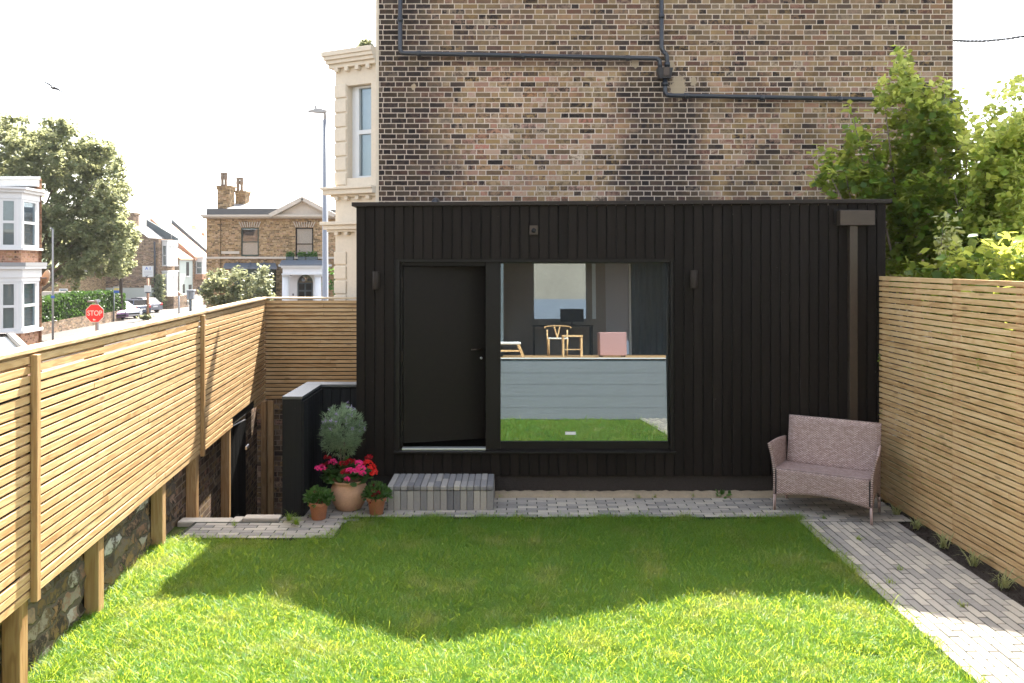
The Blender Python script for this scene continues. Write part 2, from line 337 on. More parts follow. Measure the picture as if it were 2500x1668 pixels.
M['stone'] = brick_mat('old_rubble_stone', [(0,(.03,.025,.022)),(.35,(.075,.06,.05)),(.6,(.15,.12,.095)),(.8,(.24,.19,.14)),(.92,(.42,.38,.32)),(1,(.60,.57,.52))], (.14,.115,.085), pitch=.118, period=.47, joint=.022, bump=1.0, wobble=4.0)
M['slate'] = attr_mat('slate_roof', [(0,(.16,.165,.17)),(1,(.3,.3,.3))], .45)
def tile_mat(name, a, b, pitch, ax=2):
    n = N(name); p = n.sep(n.pos()); fr = n.math('FRACT', n.math('DIVIDE', p[ax], pitch)); rr = n.white(n.comb(n.math('FLOOR', n.math('DIVIDE', p[ax], pitch)), n.math('FLOOR', n.math('DIVIDE', p[1], .6)), 0.0))
    c = n.mix(rr, a, b); c = n.mix(n.mr(fr, .0, .16, .75, 0), c, tuple(x*.3 for x in a)); n.set(c, .7, 0, .3); n.bump(fr, .5, .02); return n.m
M['tile'] = tile_mat('orange_roof_tile', (.45,.26,.17), (.56,.36,.25), .35)
M['slate2'] = tile_mat('grey_slate', (.13,.13,.135), (.2,.2,.2), .3)
M['road'] = plain('asphalt', (.055,.052,.05), .9, 0, .25, 1, .2)
M['pavement'] = plain('street_pavement', (.072,.062,.057), .9, 0, .25, 1.5)
M['red'] = plain('red_sign', (.62,.02,.03), .45, 0, .05)
M['graffiti'] = plain('sticker', (.75,.75,.75), .5, 0, .05)
M['green_dark'] = plain('dark_green_paint', (.02,.04,.03), .5)
M['lead'] = plain('lead_sheet', (.11,.135,.17), .55, .2, .2, 3)
M['stone_pale'] = plain('pale_stone', (.48,.43,.36), .85, 0, .22, 2)
M['porch'] = plain('porch_white', (.66,.67,.68), .6, 0, .06, 2)
M['grey_render'] = plain('grey_green_render', (.40,.44,.40), .85, 0, .1, 1)
M['grey_dark'] = plain('dark_grey_render', (.08,.10,.11), .8, 0, .1, 1)
M['pale_wall'] = plain('pale_painted_wall', (.40,.42,.38), .85, 0, .08, .7)
M['rust'] = plain('rusty_post', (.34,.19,.12), .8, 0, .3, 4)
M['pole'] = plain('dark_timber_pole', (.05,.035,.028), .85, 0, .3, 4)
M['dish'] = plain('beige_dish', (.42,.34,.26), .6, 0, .1)
M['blue'] = plain('blue_sign', (.04,.12,.42), .5, 0, .05)
M['yellow'] = plain('yellow_sign', (.6,.45,.12), .5, 0, .05)
M['ink'] = plain('sign_ink', (.05,.05,.07), .6, 0, .05)
M['curtain'] = plain('net_curtain', (.62,.62,.58), .9, 0, .12, 9)
M['cable'] = plain('cable', (.02,.02,.025), .6)
M['bark'] = plain('bark', (.16,.12,.085), .9, 0, .35, 15, .6)
M['rubber'] = plain('tyre_rubber', (.015,.015,.015), .8)
M['chrome'] = plain('headlamp', (.75,.77,.8), .2, .6, .05)
M['tail'] = plain('tail_lamp', (.5,.03,.03), .3, 0, .05)
M['haze_hill'] = plain('far_hill', (.12,.17,.09), 1, 0, .3, .05)
M['gull'] = plain('gull_feathers', (.06,.06,.065), .8, 0, .2, 20)
# wicker: over-and-under weave from the grain coordinates
n = N('wicker_weave'); g = n.sep(n.attr('gc', 1)); su, sv = .030, .0105
row = n.math('FLOOR', n.math('DIVIDE', g[1], sv)); fv = n.math('FRACT', n.math('DIVIDE', g[1], sv))
uu = n.math('ADD', n.math('DIVIDE', g[0], su), n.math('MULTIPLY', row, .5)); fu = n.math('FRACT', uu); cell = n.math('FLOOR', uu)
hv = n.math('MULTIPLY', n.math('SINE', n.math('MULTIPLY', fu, math.pi)), n.math('SINE', n.math('MULTIPLY', fv, math.pi)))
rv = n.white(n.comb(cell, row, 1.0)); c = n.mix(rv, (.42,.29,.255), (.66,.50,.46)); c = n.mix(n.mr(hv, .1, .6, .75, 0), c, (.10,.065,.055))
n.set(c, .55, 0, .4); n.bump(hv, .9, .006); M['wicker'] = n.m
# foliage
GR = [(0,(.005,.055,.004)),(.35,(.018,.120,.008)),(.65,(.050,.195,.016)),(.87,(.18,.30,.055)),(1,(.52,.50,.26))]
n = N('grass_blade'); r = n.attr('rnd', 2); big = n.noise(n.pos(), 1.3, 4, .65); dry = n.noise(n.pos(), 2.1, 3, .55)
gcz = n.sep(n.attr('gc', 1))[2]
c = n.ramp(n.math('ADD', n.math('MULTIPLY', r, .72), n.math('MULTIPLY', big, .32)), GR)
c = n.mix(n.mr(n.math('ADD', dry, n.math('MULTIPLY', r, .22)), .66, .86, 0, .6), c, (.40,.34,.15))
n.set(c, .42, 0, .34); tr = n.n('ShaderNodeBsdfTranslucent'); n.put(tr.inputs[0], n.mix(.74, c, (.66,.74,.07))); mx = n.n('ShaderNodeMixShader'); mx.inputs[0].default_value = .50
n.t.links.new(n.b.outputs[0], mx.inputs[1]); n.t.links.new(tr.outputs[0], mx.inputs[2]); n.t.links.new(mx.outputs[0], n.out.inputs[0]); M['grass'] = n.m
M['leaf_r'] = leaf_mat('shrub_leaf', [(0,(.006,.030,.004)),(.45,(.025,.085,.009)),(.72,(.10,.21,.018)),(1,(.55,.60,.08))], .45)
M['leaf_y'] = leaf_mat('sunlit_leaf', [(0,(.02,.07,.007)),(.4,(.12,.22,.02)),(1,(.70,.68,.13))], .5)  # yellow copy of the shrub leaf; sunlight on outer leaves is in its colour
M['leaf_v'] = leaf_mat('variegated_leaf', [(0,(.10,.18,.03)),(.45,(.36,.38,.07)),(.8,(.55,.52,.12)),(1,(.72,.66,.34))], .4)
M['leaf_t'] = leaf_mat('street_tree_leaf', [(0,(.035,.055,.026)),(.45,(.10,.135,.06)),(.75,(.19,.215,.10)),(1,(.34,.34,.18))], .32)
M['leaf_h'] = leaf_mat('hedge_leaf', [(0,(.015,.045,.01)),(.5,(.04,.10,.018)),(1,(.10,.20,.035))], .35)
M['leaf_hedge'] = leaf_mat('clipped_hedge_leaf', [(0,(.006,.018,.004)),(.5,(.018,.042,.008)),(1,(.05,.10,.018))], .3)
M['leaf_b'] = leaf_mat('bush_leaf', [(0,(.03,.05,.02)),(.5,(.10,.13,.06)),(1,(.27,.27,.15))], .3)
M['leaf_l'] = leaf_mat('lavender_leaf', [(0,(.045,.085,.035)),(.5,(.13,.20,.10)),(1,(.32,.40,.26))], .25)
M['leaf_g'] = leaf_mat('geranium_leaf', [(0,(.02,.055,.012)),(.5,(.04,.10,.02)),(1,(.09,.17,.04))], .3)
M['leaf_s'] = leaf_mat('striped_leaf', [(0,(.10,.14,.04)),(.5,(.22,.25,.09)),(1,(.42,.40,.2))], .3)
M['purple'] = leaf_mat('lavender_flower', [(0,(.25,.17,.42)),(1,(.45,.36,.62))], .3)
M['pink'] = leaf_mat('pink_petal', [(0,(.72,.015,.16)),(.6,(.85,.03,.25)),(1,(.9,.14,.40))], .3, .5, (.9,.1,.3))
M['crimson'] = leaf_mat('crimson_petal', [(0,(.20,.002,.008)),(.6,(.42,.005,.015)),(1,(.6,.01,.03))], .3, .5, (.6,.01,.03))
M['scarlet'] = leaf_mat('scarlet_petal', [(0,(.55,.008,.01)),(1,(.85,.03,.02))], .3, .5, (.8,.02,.02))
M['maroon'] = leaf_mat('maroon_petal', [(0,(.10,.003,.01)),(1,(.28,.01,.025))], .3, .5, (.3,.01,.03))
# leaf templates
LEAF = ([(0,0,0),(.22,.35,.05),(.42,.30,.0),(.36,.62,.02),(0,1,-.06),(-.36,.62,.02),(-.42,.30,0),(-.22,.35,.05)], [(0,1,2,3,4),(0,4,5,6,7)])
OVAL = ([(0,0,0),(.26,.35,.05),(.2,.75,.02),(0,1,-.05),(-.2,.75,.02),(-.26,.35,.05)], [(0,1,2,3),(0,3,4,5)])
NEEDLE = ([(-.06,0,0),(.06,0,0),(.05,.6,.04),(0,1,.02),(-.05,.6,.04)], [(0,1,2,3,4)])
QUAD = ([(-.5,0,0),(0,-.12,.08),(.5,0,0),(.38,.6,-.05),(0,.95,0),(-.38,.6,-.05)], [(0,1,4,5),(1,2,3,4)])
# ------------------------------------------------------------------ ground, lawn, paving
LX0, LXK = -2.305, -.1021                  # left fence face: X = LX0 + LXK*Y
def LX(y): return LX0+LXK*y
def RXf(y): return 3.91+.012*(8.87-y)      # right fence face
g = MB(); g.add([(-1500,-60,-2.42),(1500,-60,-2.42),(1500,1800,-2.42),(-1500,1800,-2.42)], [(0,1,2,3)])
tag(g.build('ground', M['pavement'], fix=False), kind='structure')
# raised garden plateau with a stairwell cut at the far left
YL, YP = 8.12, 7.50                        # lawn's far edge; paving edge at the left
g = MB(); zt = -.05
def slab(x0, x1, y0, y1): g.box(x0, x1, y0, y1, -2.4, zt)
g.prism([(LX(-.2)-.5,-.25,-2.4),(14,-.25,-2.4),(14,8.0,-2.4),(LX(8.0)-.5,8.0,-2.4)], (0,0,2.4+zt))
g.prism([(-2.25,8.004,-2.4),(14,8.004,-2.4),(14,11.99,-2.4),(-2.25,11.99,-2.4)], (0,0,2.4+zt))
tag(g.build('lawn', M['lawn']), kind='structure')
g = MB()                                   # stairwell floor and the alley behind
g.box(-4.6, -2.26, 8.0, 12.6, -2.41, -1.30); tag(g.build('alley_floor', M['road']), kind='structure')
# jointing sand under pavers
g = MB(); g.box(2.76, 3.70, -.2, 8.0, -.049, -.0045); g.box(-2.2, 3.86, 8.12, 8.80, -.049, -.0040); g.box(2.76, 3.86, 8.0, 8.12, -.049, -.0038)
g.box(-3.05, -1.60, 7.52, 8.0, -.049, -.0042); g.box(-2.25, -1.6, 8.0, 8.12, -.049, -.0044); tag(g.build('paving_bed', M['joint']), kind='structure')
g = MB(); pw, pl = .0725, .205
def paver(cx, cy, wx, wy):
    t = random.gauss(0, .001); a = random.gauss(0, .006); b = random.gauss(0, .004)
    ca, sa = math.cos(a), math.sin(a)
    g.obox((cx, cy, -.02+t), (wx/2*ca, wx/2*sa, wx/2*b), (-wy/2*sa, wy/2*ca, random.gauss(0, .006)*wy/2), (0,0,.02), random.random())
gp = .0095
for c_ in range(13):                       # the path, running away from the viewer
    x = 2.76+(c_+.5)*pw; y = 7.99-(.5 if c_ % 2 else 0)*pl
    first = True
    if c_ % 2: paver(x, 7.99-pl*.25, pw-gp, pl/2-gp)
    while y > -.2:
        paver(x, y-pl/2, pw-gp, pl-gp); y -= pl
r_ = 0; y = 8.0
while y < 8.78:                            # patio rows, running across
    x0 = (2.76 if y < 8.11 else -2.2)-(pl/2 if r_ % 2 else 0)+random.uniform(-.01,.01); x = x0
    while x < 3.86-.0:
        a0, a1 = max(x, 2.76 if y < 8.11 else -2.2), min(x+pl, 3.86)
        if a1-a0 > .03: paver((a0+a1)/2, y+pw/2, a1-a0-gp, pw-gp)
        x += pl
    y += pw; r_ += 1
for k in range(9):                         # small patch at the head of the steps
    y = 7.52+k*.0725; x = -3.02+.0-(pl/2 if k % 2 else 0); xe = -1.62 if y < 8.0 else -1.62
    xs = -3.02 if y < 7.93 else -2.24
    if y > 8.1: break
    while x < xe:
        a0, a1 = max(x, xs), min(x+pl, xe+(.18 if k > 5 else -.05*(6-k)/3*0))
        if a1-a0 > .03: paver((a0+a1)/2, y+pw/2, a1-a0-gp, pw-gp)
        x += pl
tag(g.build('pavement', M['paver'], bevel=.003, seg=1), kind='structure')
# stone ledge at the head of the steps
g = MB()
for i, (a, b, z) in enumerate([(-3.22,-2.72,.0),(-2.715,-2.62,.006),(-2.615,-2.26,.03)]): g.box(a, b, 7.99+.12*(i == 2)*.6, 8.13+.03*i, -.5, z*.4-.001)
tag(g.build('concrete_kerb', M['stone_pale'], bevel=.012, seg=2), 'pale worn concrete edging at the head of the sunken side steps', 'kerb')
# rough concrete fillet at the foot of the black wall
g = MB(); nx = 90
vs = []; 
for i in range(nx+1):
    x = -.18+(4.05+.18)*i/nx
    for (yy, zz) in ((8.79, -.012), (8.83, .03), (8.93, .052), (8.96, .05)):
        vs.append((x, yy+random.gauss(0,.006), zz+random.gauss(0,.005)))
g.add(vs, [(i*4+j, (i+1)*4+j, (i+1)*4+j+1, i*4+j+1) for i in range(nx) for j in range(3)], None, None, True)
tag(g.build('concrete_ledge', M['mortar'], fix=True), kind='structure')
# soil bed
g = MB(); vs = []; ny = 120
for i in range(ny+1):
    y = -.2+8.9*i/ny
    for xx in (3.695, 3.74, 3.80, 3.86, RXf(y)+.02): vs.append((xx, y, -.02+random.gauss(0, .008)))
g.add(vs, [(i*5+j, i*5+j+1, (i+1)*5+j+1, (i+1)*5+j) for i in range(ny) for j in range(4)], None, None, True)
tag(g.build('soil_bed', M['soil'], fix=False), kind='structure')
# crumbs of soil
k = 2500; ys = rng.random(k)*8.8-.1; pos = np.stack([3.70+rng.random(k)*.2, ys, np.full(k, -.012)], 1)
cr = scatter('soil_crumbs', [(-1,-1,0),(1,-1,.2),(1,1,0),(-1,1,.1),(0,0,1.2)], [(0,1,4),(1,2,4),(2,3,4),(3,0,4)], pos, rots(k, .6), rng.random(k)*.007+.003, M['soil'])
tag(cr, 'loose dark crumbs of earth scattered along the planting strip', 'soil', kind='stuff')
# grass
def in_lawn(x, y):
    ed = .016*np.sin(x*23+y*17)+.012*np.sin(x*61+y*47)+.020*(rng.random(len(x))-.5)
    ok = (x > LX(y)-.13) & (x < 2.795+ed) & (y > -.15) & (y < YL+.012+ed)
    ok &= ~((x < -1.58) & (y > YP+.02) & ~((x > -1.7) & (y < YP+.12+ (x+1.7)*4)))
    return ok
def grass_field(n, y0, y1, wmul=1.0, hmul=1.0):
    x = rng.uniform(-3.35, 2.84, n); y = rng.uniform(y0, y1, n); k = in_lawn(x, y); x, y = x[k], y[k]
    # tufts: density and length follow a smooth field
    f = np.zeros_like(x)
    for a, b, p, q, r_ in ((1.9,.7,3.1,1.2,.5),(5.1,4.3,.4,2.2,.8),(9.7,-6.1,1.4,.1,1.9),(14.2,11.3,2.2,3.3,.6),(3.1,-2.7,5.5,1.1,2.5)):
        f += np.sin(a*x+b*y+p)*np.sin(q*y*2.3-r_*x*3+p)
    f = f/2.4; keep = rng.random(len(x)) < np.clip(.84+.25*f, .35, 1); x, y, f = x[keep], y[keep], f[keep]
    bare = np.zeros(len(x), bool)
    for bx, by, br in ((-.42,5.55,.10),(-.62,4.98,.12),(2.28,5.35,.11),(.35,7.05,.07),(-1.45,4.9,.09),(-2.35,5.2,.06)):
        bare |= ((x-bx)**2+((y-by)*1.3)**2 < (br*(.5+rng.random(len(x))))**2)&(rng.random(len(x)) < .8)
    x, y, f = x[~bare], y[~bare], f[~bare]; k = len(x)
    h = (.030+.013*f+rng.gamma(1.7, .0075, k))*hmul
    edge = (y > YL-.08)|((x < -1.58)&(y > YP-.06))|(x > 2.70)|(x < LX(y)+.05); h = np.where(edge, h*1.25, h)
    wd = (.0016+.0018*rng.random(k))*wmul
    # blade template along +z bending to +y
    tv = [(-1,0,0),(1,0,0),(.85,.16,.42),(-.85,.16,.42),(.5,.46,.76),(-.5,.46,.76),(0,.92,.96)]
    tf = [(0,1,2,3),(3,2,4,5),(5,4,6)]
    Rm = rots(k, .42); bend = .6+rng.random(k)*1.5
    sc = np.stack([wd, h*bend, h], 1)
    pos = np.stack([x, y, np.full(k, -.046)], 1)
    return tv, tf, pos, Rm, sc
parts = [grass_field(910000, 4.7, YL+.05), grass_field(45000, -.15, 4.7, 2.6, 1.3)]
tv, tf = parts[0][0], parts[0][1]
gr = scatter('grass', tv, tf, np.concatenate([p[2] for p in parts]), np.concatenate([p[3] for p in parts]), np.concatenate([p[4] for p in parts]), M['grass'])
tag(gr, 'green lawn of uneven length, half in shadow and half in bright sun', 'grass', kind='stuff')
# ------------------------------------------------------------------ left fence
FT, FB = 1.945, .525
def slat_rows(top, bot, pitch=.0564):
    k = int(round((top-bot)/pitch)); p = (top-bot)/k
    return [(top-i*p, top-i*p-.0428) for i in range(k)]
dirL = Vector((LXK, 1, 0)).normalized(); nL = Vector((dirL.y, -dirL.x, 0))      # nL points into the garden
def Lp(y, off=0, z=0): v = Vector((LX(y), y, z))+nL*off; v.z = z; return v
root = empty('slatted_fence', Lp(8.0, 0, 0), 0, 'long pale pine slatted fence receding on the left, sunlit, with a wide cap', 'fence')
for (ya, yb) in ((1.0, 4.83), (4.83, 8.45), (8.45, 11.898)):
    g = MB()
    for (z1, z0) in slat_rows(FT, FB):
        cut = ya+random.uniform(.9, 2.6)
        segs = ((ya+.002, cut-.001), (cut+.001, yb-.002))
        if z1 < .69 and ya > 8: segs = ((ya+.002, 9.86), (11.15, yb-.002))
        for (a, b) in segs:
            o = random.gauss(0, .0012); s = random.gauss(0, .0015)
            pa, pb = Lp(a, -.010+o, (z0+z1)/2+s), Lp(b, -.010+o, (z0+z1)/2+s+random.gauss(0,.001)); g.beam(pa, pb, .019, z1-z0)
    g.build('slat_panel', M['pine'], root, bevel=.0018)
for y, z0 in ((4.85, FB-.01), (8.47, FB-.01), (1.2, FB)):
    g = MB(); c = Lp(y, .0205, (1.955+z0)/2); g.obox(c, dirL*.024, nL*.0195, (0,0,(1.952-z0)/2)); g.build('batten', M['pine_post'], root, bevel=.003)
g = MB(); g.beam(Lp(1.0, -.0235, 1.18), Lp(11.86, -.0235, 1.18), .004, 1.27); g.build('gap_dark_sheet', M['void'], root)  # near-black sheet added behind the slats so the gaps look dark
g = MB(); yc = 1.0
while yc < 11.9:
    b = min(yc+random.uniform(2.2, 3.2), 11.93); pa, pb = Lp(yc, -.045, 1.978+random.gauss(0,.002)), Lp(b-.002, -.045, 1.978+random.gauss(0,.002)); g.beam(pa, pb, .118, .026); yc = b
g.build('cap_rail', M['pine_cap'], root, bevel=.003)
g = MB(); g.beam(Lp(1.0, -.034, 1.925), Lp(11.86, -.034, 1.925), .022, .07); g.build('top_rail', M['pine_post'], root)
for i, (y, zb) in enumerate([(3.35,-.05),(4.80,-.05),(5.94,-.05),(7.36,-.05),(8.42,-1.3),(9.82,-1.3)]):
    g = MB(); g.obox(Lp(y, -.071, (1.93+zb)/2), dirL*(.05 if y < 9 else .03), nL*.05, (0,0,(1.93-zb)/2)); g.build('post', M['pine_post'], root, bevel=.004)
# back fence across the corner
root = empty('slatted_fence', (PX(650,11.9), 11.9, 0), 0, 'short shaded slatted fence facing the viewer between left fence and black building', 'fence')
g = MB(); x0 = LX(11.9)-.03; x1 = -1.70
for (z1, z0) in slat_rows(FT, FB):
    cut = random.uniform(x0+.5, x1-.5)
    for (a, b) in ((x0, cut-.001), (cut+.001, x1)): o = random.gauss(0, .001); g.box(a, b, 11.9+o, 11.919+o, z0, z1)
g.build('slat_panel', M['pine'], root, bevel=.0018)
g = MB(); g.box(x0, x1, 11.9205, 11.9225, FB, 1.93); g.build('gap_dark_sheet', M['void'], root)  # same added sheet, darkening the gaps of the back fence
g = MB(); g.box(x0-.05, x1, 11.885, 12.0, 1.965, 1.991); g.build('cap_rail', M['pine_cap'], root, bevel=.003)
for xx in (x1-.06,):
    g = MB(); g.box(xx-.045, xx+.045, 11.924, 11.99, -1.3, 1.93); g.build('post', M['pine_post'], root, bevel=.003)
for (xa_, xb_, yy_) in ((PX(640,11.86), PX(652,11.86), 11.80), (PX(654,11.86), PX(667.5,11.86), 11.84)):
    g = MB(); g.box(xa_, xb_, yy_, 11.898, -1.3, FB-.01); g.build('corner_post', M['pine_post'], root, bevel=.003)
# right fence
root = empty('slatted_fence', (RXf(6), 6, 0), 0, 'tall slatted fence on the right, in open shade, above the planting strip', 'fence')
y0 = 8.86; ends = [y0, 7.42, 5.6, 3.8, 2.0, -.2]
for e in range(5):
    g = MB()
    ya, yb = ends[e], ends[e+1]
    for i in range(42):
        z1 = 2.345-i*.0564
        if z1 < .03: break
        jj = random.random() < .35 and e < 4
        cut = random.uniform(yb+.4, ya-.4)
        segs = [(ya-.001, yb+.001)] if not jj else [(ya-.001, cut+.0008), (cut-.0008, yb+.001)]
        for (a, b) in segs:
            o = random.gauss(0, .0012); g.beam((RXf(a)+.010+o, a, z1-.022), (RXf(b)+.010+o, b, z1-.022+random.gauss(0,.0015)), .019, .0425)
    g.build('slat_panel', M['pine'], root, bevel=.0018)
for y in (8.80, 8.12, 7.42, 6.5, 5.6, 4.7, 3.8, 2.0, .3):
    g = MB(); g.box(RXf(y)+.0215, RXf(y)+.06, y-.035, y+.035, -.05, 2.33); g.build('post', M['pine_post'], root)
# ------------------------------------------------------------------ old walls below the left fence
root = empty('boundary_wall', Lp(6, -.16, 0), 0, 'old rubble stone retaining wall under the left fence beside the lawn', 'wall')
g = MB(); vs = []; fs = []; nyy, nzz = 70, 16
for i in range(nyy+1):
    y = 1.0+(8.0-1.0)*i/nyy
    for j in range(nzz+1):
        p = Lp(y, -.125+random.gauss(0,.012), -.1+.75*j/nzz); vs.append(p)
for i in range(nyy):
    for j in range(nzz): a = i*(nzz+1)+j; fs.append((a, a+nzz+1, a+nzz+2, a+1))
g.add(vs, fs, None, None, True); g.build('stone_face', M['stone'], root)
g = MB(); g.beam(Lp(1.0, -.23, -.6), Lp(8.0, -.23, -.6), .18, 2.5); g.build('wall_core', M['stone'], root)
root = empty('brick_wall', Lp(8.6, -.2, -1.3), 0, 'dark old brick wall of the sunken passage beneath the far end of the left fence', 'wall')
g = MB(); g.beam(Lp(8.005, -.22, -.36), Lp(9.84, -.22, -.36), .19, 2.0); g.build('wall', M['brick_dark'], root)
g = MB(); g.beam(Lp(11.15, -.22, -.36), Lp(11.90, -.22, -.36), .19, 2.0); g.build('wall', M['brick_dark'], root)
g = MB(); g.box(LX(11.9)-.3, -1.70, 12.0, 12.2, -1.35, .62); tag(g.build('brick_wall', M['brick_dark']), 'dark brick wall low under the back slatted fence, behind the corner posts', 'wall')
root = empty('side_gate', Lp(9.9, -.1, -1.3), 0, 'dark ledged gate standing open under the left fence with a metal latch', 'gate')
g = MB(); a0 = Lp(9.90, -.11, -.40); a1 = Lp(10.6, -.02, -.40)
for i in range(6):
    p, q = a0.lerp(a1, i/6+.004), a0.lerp(a1, (i+1)/6-.004); g.beam(p, q, .03, 1.78)
g.build('boards', M['screen'], root)
g = MB(); g.obox(a1+Vector((.05,-.05,.55)), dirL*.07, nL*.01, (0,0,.02)); g.build('latch', M['alu'], root)
g = MB(); g.beam(Lp(9.86, -.3, -.36), Lp(11.14, -.3, -.36), .05, 2.0); g.build('doorway_dark', M['void'], root)  # near-black sheet painted as the dark depth behind the gate
# ------------------------------------------------------------------ black garden room
D0 = 8.87; XL, XR = PX(870,D0), PX(2165,D0)
def topz(x): return 3.130+(x-XL)/(XR-XL)*.035
root = empty('garden_room', ((XL+XR)/2, D0+1, 0), 0, 'black vertically boarded flat roofed garden room with a door and a big picture window', 'building')
g = MB(); pit = (XR-XL)/55; oxl, oxr = PX(965,D0), PX(1645,D0); oz1, oz0 = PZ(632,D0), PZ(1101,D0); zb = PZ(1162,D0)
for i in range(55):
    a = XL+i*pit; b = a+pit-.0115; m_ = (a+b)/2; o = random.gauss(0,.0008)
    if oxl < m_ < oxr:
        g.box(a, b, D0+o, D0+.02, oz1, topz(m_)-.03); g.box(a, b, D0+o, D0+.02, zb, oz0-.004)
    else: g.box(a, b, D0+o, D0+.02, zb, topz(m_)-.03)
g.build('cladding', M['clad'], root, bevel=.0015)
g = MB()                                    # backing behind the boards, as four panels round the opening
yb0, yb1 = D0+.022, D0+.10
g.box(XL+.004, oxl-.001, yb0, yb1, zb, 3.09); g.box(oxr+.001, XR-.004, yb0, yb1, zb, 3.10); g.box(oxl, oxr, yb0, yb1, oz1+.001, 3.095); g.box(oxl, oxr, yb0, yb1, zb, oz0-.03)
g.build('wall', M['void'], root)
g = MB(); g.box(XL+.01, XR-.01, D0+.035, D0+.16, -.6, zb-.002); g.build('plinth', M['plinth'], root)
g = MB()                                    # side and rear walls with boards, roof
for k in range(28):
    y = D0+.12+k*.104
    g.box(XL-.0, XL+.02, y, y+.0955, zb, 3.09); g.box(XR-.02, XR, y, y+.0955, zb, 3.12)
g.build('side_cladding', M['clad'], root)
g = MB(); g.box(XL+.022, XL+.10, D0+.16, 11.90, -1.3, 3.08); g.box(XR-.10, XR-.022, D0+.16, 11.90, -.1, 3.10); g.box(XL+.1, XR-.1, 11.82, 11.90, -.1, 3.08); g.build('shell', M['void'], root)
g = MB(); g.box(XL+.03, XR-.03, D0+.12, 11.88, 3.06, 3.085); g.build('roof', M['coping'], root)
g = MB(); g.box(XL+.1, XR-.1, D0+.17, 11.81, .30, .34); g.build('floor', M['void'], root)
g = MB(); zL, zR = topz(XL-.04), topz(XR+.04)
g.prism([(XL-.045,D0-.035,zL-.042),(XR+.045,D0-.035,zR-.042),(XR+.045,D0-.035,zR),(XL-.045,D0-.035,zL)], (0,.16,0))
g.box(XL-.045, XL+.1, D0+.126, 11.9, zL-.044, zL-.001); g.box(XR-.1, XR+.045, D0+.126, 11.9, zR-.044, zR-.001)
g.build('roof_coping', M['roof_lip'], root, bevel=.003)
# opening lining, frames
DF = D0+.075
def fx(x): return PX(x, DF)
def fz(y): return PZ(y, DF)
g = MB(); g.box(oxl+.001, oxl+.045, D0+.012, D0+.2, oz0+.0, oz1-.001); g.box(oxr-.03, oxr-.001, D0+.012, D0+.2, oz0, oz1-.001); g.box(oxl+.046, oxr-.031, D0+.012, D0+.2, oz1-.035, oz1-.001)
g.build('opening_lining', M['frame'], root, bevel=.002)
g = MB(); g.box(oxl-.012, oxr+.022, D0-.04, D0+.21, oz0-.022, oz0-.001); g.build('sill', M['frame'], root, bevel=.003)
wf = MB(); wx0, wx1, wz0, wz1 = fx(1222), fx(1631), fz(1078), fz(641)
wf.box(fx(1186), wx0, DF-.02, DF+.13, oz0, oz1-.036); wf.box(wx1, oxr-.031, DF-.0, DF+.09, oz0, oz1-.036); wf.box(wx0+.001, wx1-.001, DF-.01, DF+.09, oz0+.001, wz0); wf.box(wx0+.001, wx1-.001, DF-.01, DF+.09, wz1, oz1-.037)
wo = wf.build('window', M['frame'], root, bevel=.003)
g = MB(); tl = .049*(wz1-wz0)
g.prism([(wx0+.001, DF+.018, wz0+.001), (wx1-.001, DF+.018, wz0+.001), (wx1-.001, DF+.018+tl, wz1-.001), (wx0+.001, DF+.018+tl, wz1-.001)], (0, .006, 0)); g.build('pane', M['glass'], wo)
g = MB(); g.box(fx(1380), fx(1406), DF+.010, DF+.0125, fz(1062), fz(1055)); g.build('sticker', M['graffiti'], wo)
# door: hinged at the left, ajar
hx = fx(983); dw = .905; dz0, dz1 = fz(1084), fz(650); an = R(15.5)
g = MB(); g.box(oxl+.046, hx-.002, DF-.005, DF+.08, oz0, oz1-.036); g.box(hx, fx(1186)-.001, DF-.004, DF+.08, dz1+.006, oz1-.037); g.build('door_frame', M['frame'], root, bevel=.002)
g = MB(); u = Vector((math.cos(an), math.sin(an), 0)); v = Vector((-u.y, u.x, 0)); c = Vector((hx+.006, DF+.02, (dz0+dz1)/2))+u*dw/2+v*.0225
g.obox(c, u*dw/2, v*.0225, (0,0,(dz1-dz0)/2-.004)); door = g.build('door', M['door'], root, bevel=.002)
g = MB(); hc = Vector((hx+.006, DF+.02, fz(858)))+u*(dw-.055)
g.tube([hc-v*.002, hc-v*.05], .009, 10); g.tube([hc-v*.05, hc-v*.05-u*.11], .008, 10); g.build('handle', M['bronze'], door)
g = MB(); g.tube([hc-v*.001-Vector((-.01,0,.1)), hc-v*.012-Vector((-.01,0,.1))], .014, 12); g.build('lock', M['alu'], door)
for yy in (690, 870, 1040):
    g = MB(); g.box(hx-.008, hx-.001, DF-.012, DF-.005, fz(yy)-.055, fz(yy)+.055); g.build('hinge', M['bronze'], door)
g = MB(); g.box(hx, fx(1186), DF-.055, DF+.03, oz0+.002, oz0+.024); g.build('threshold', M['alu'], root, bevel=.002)
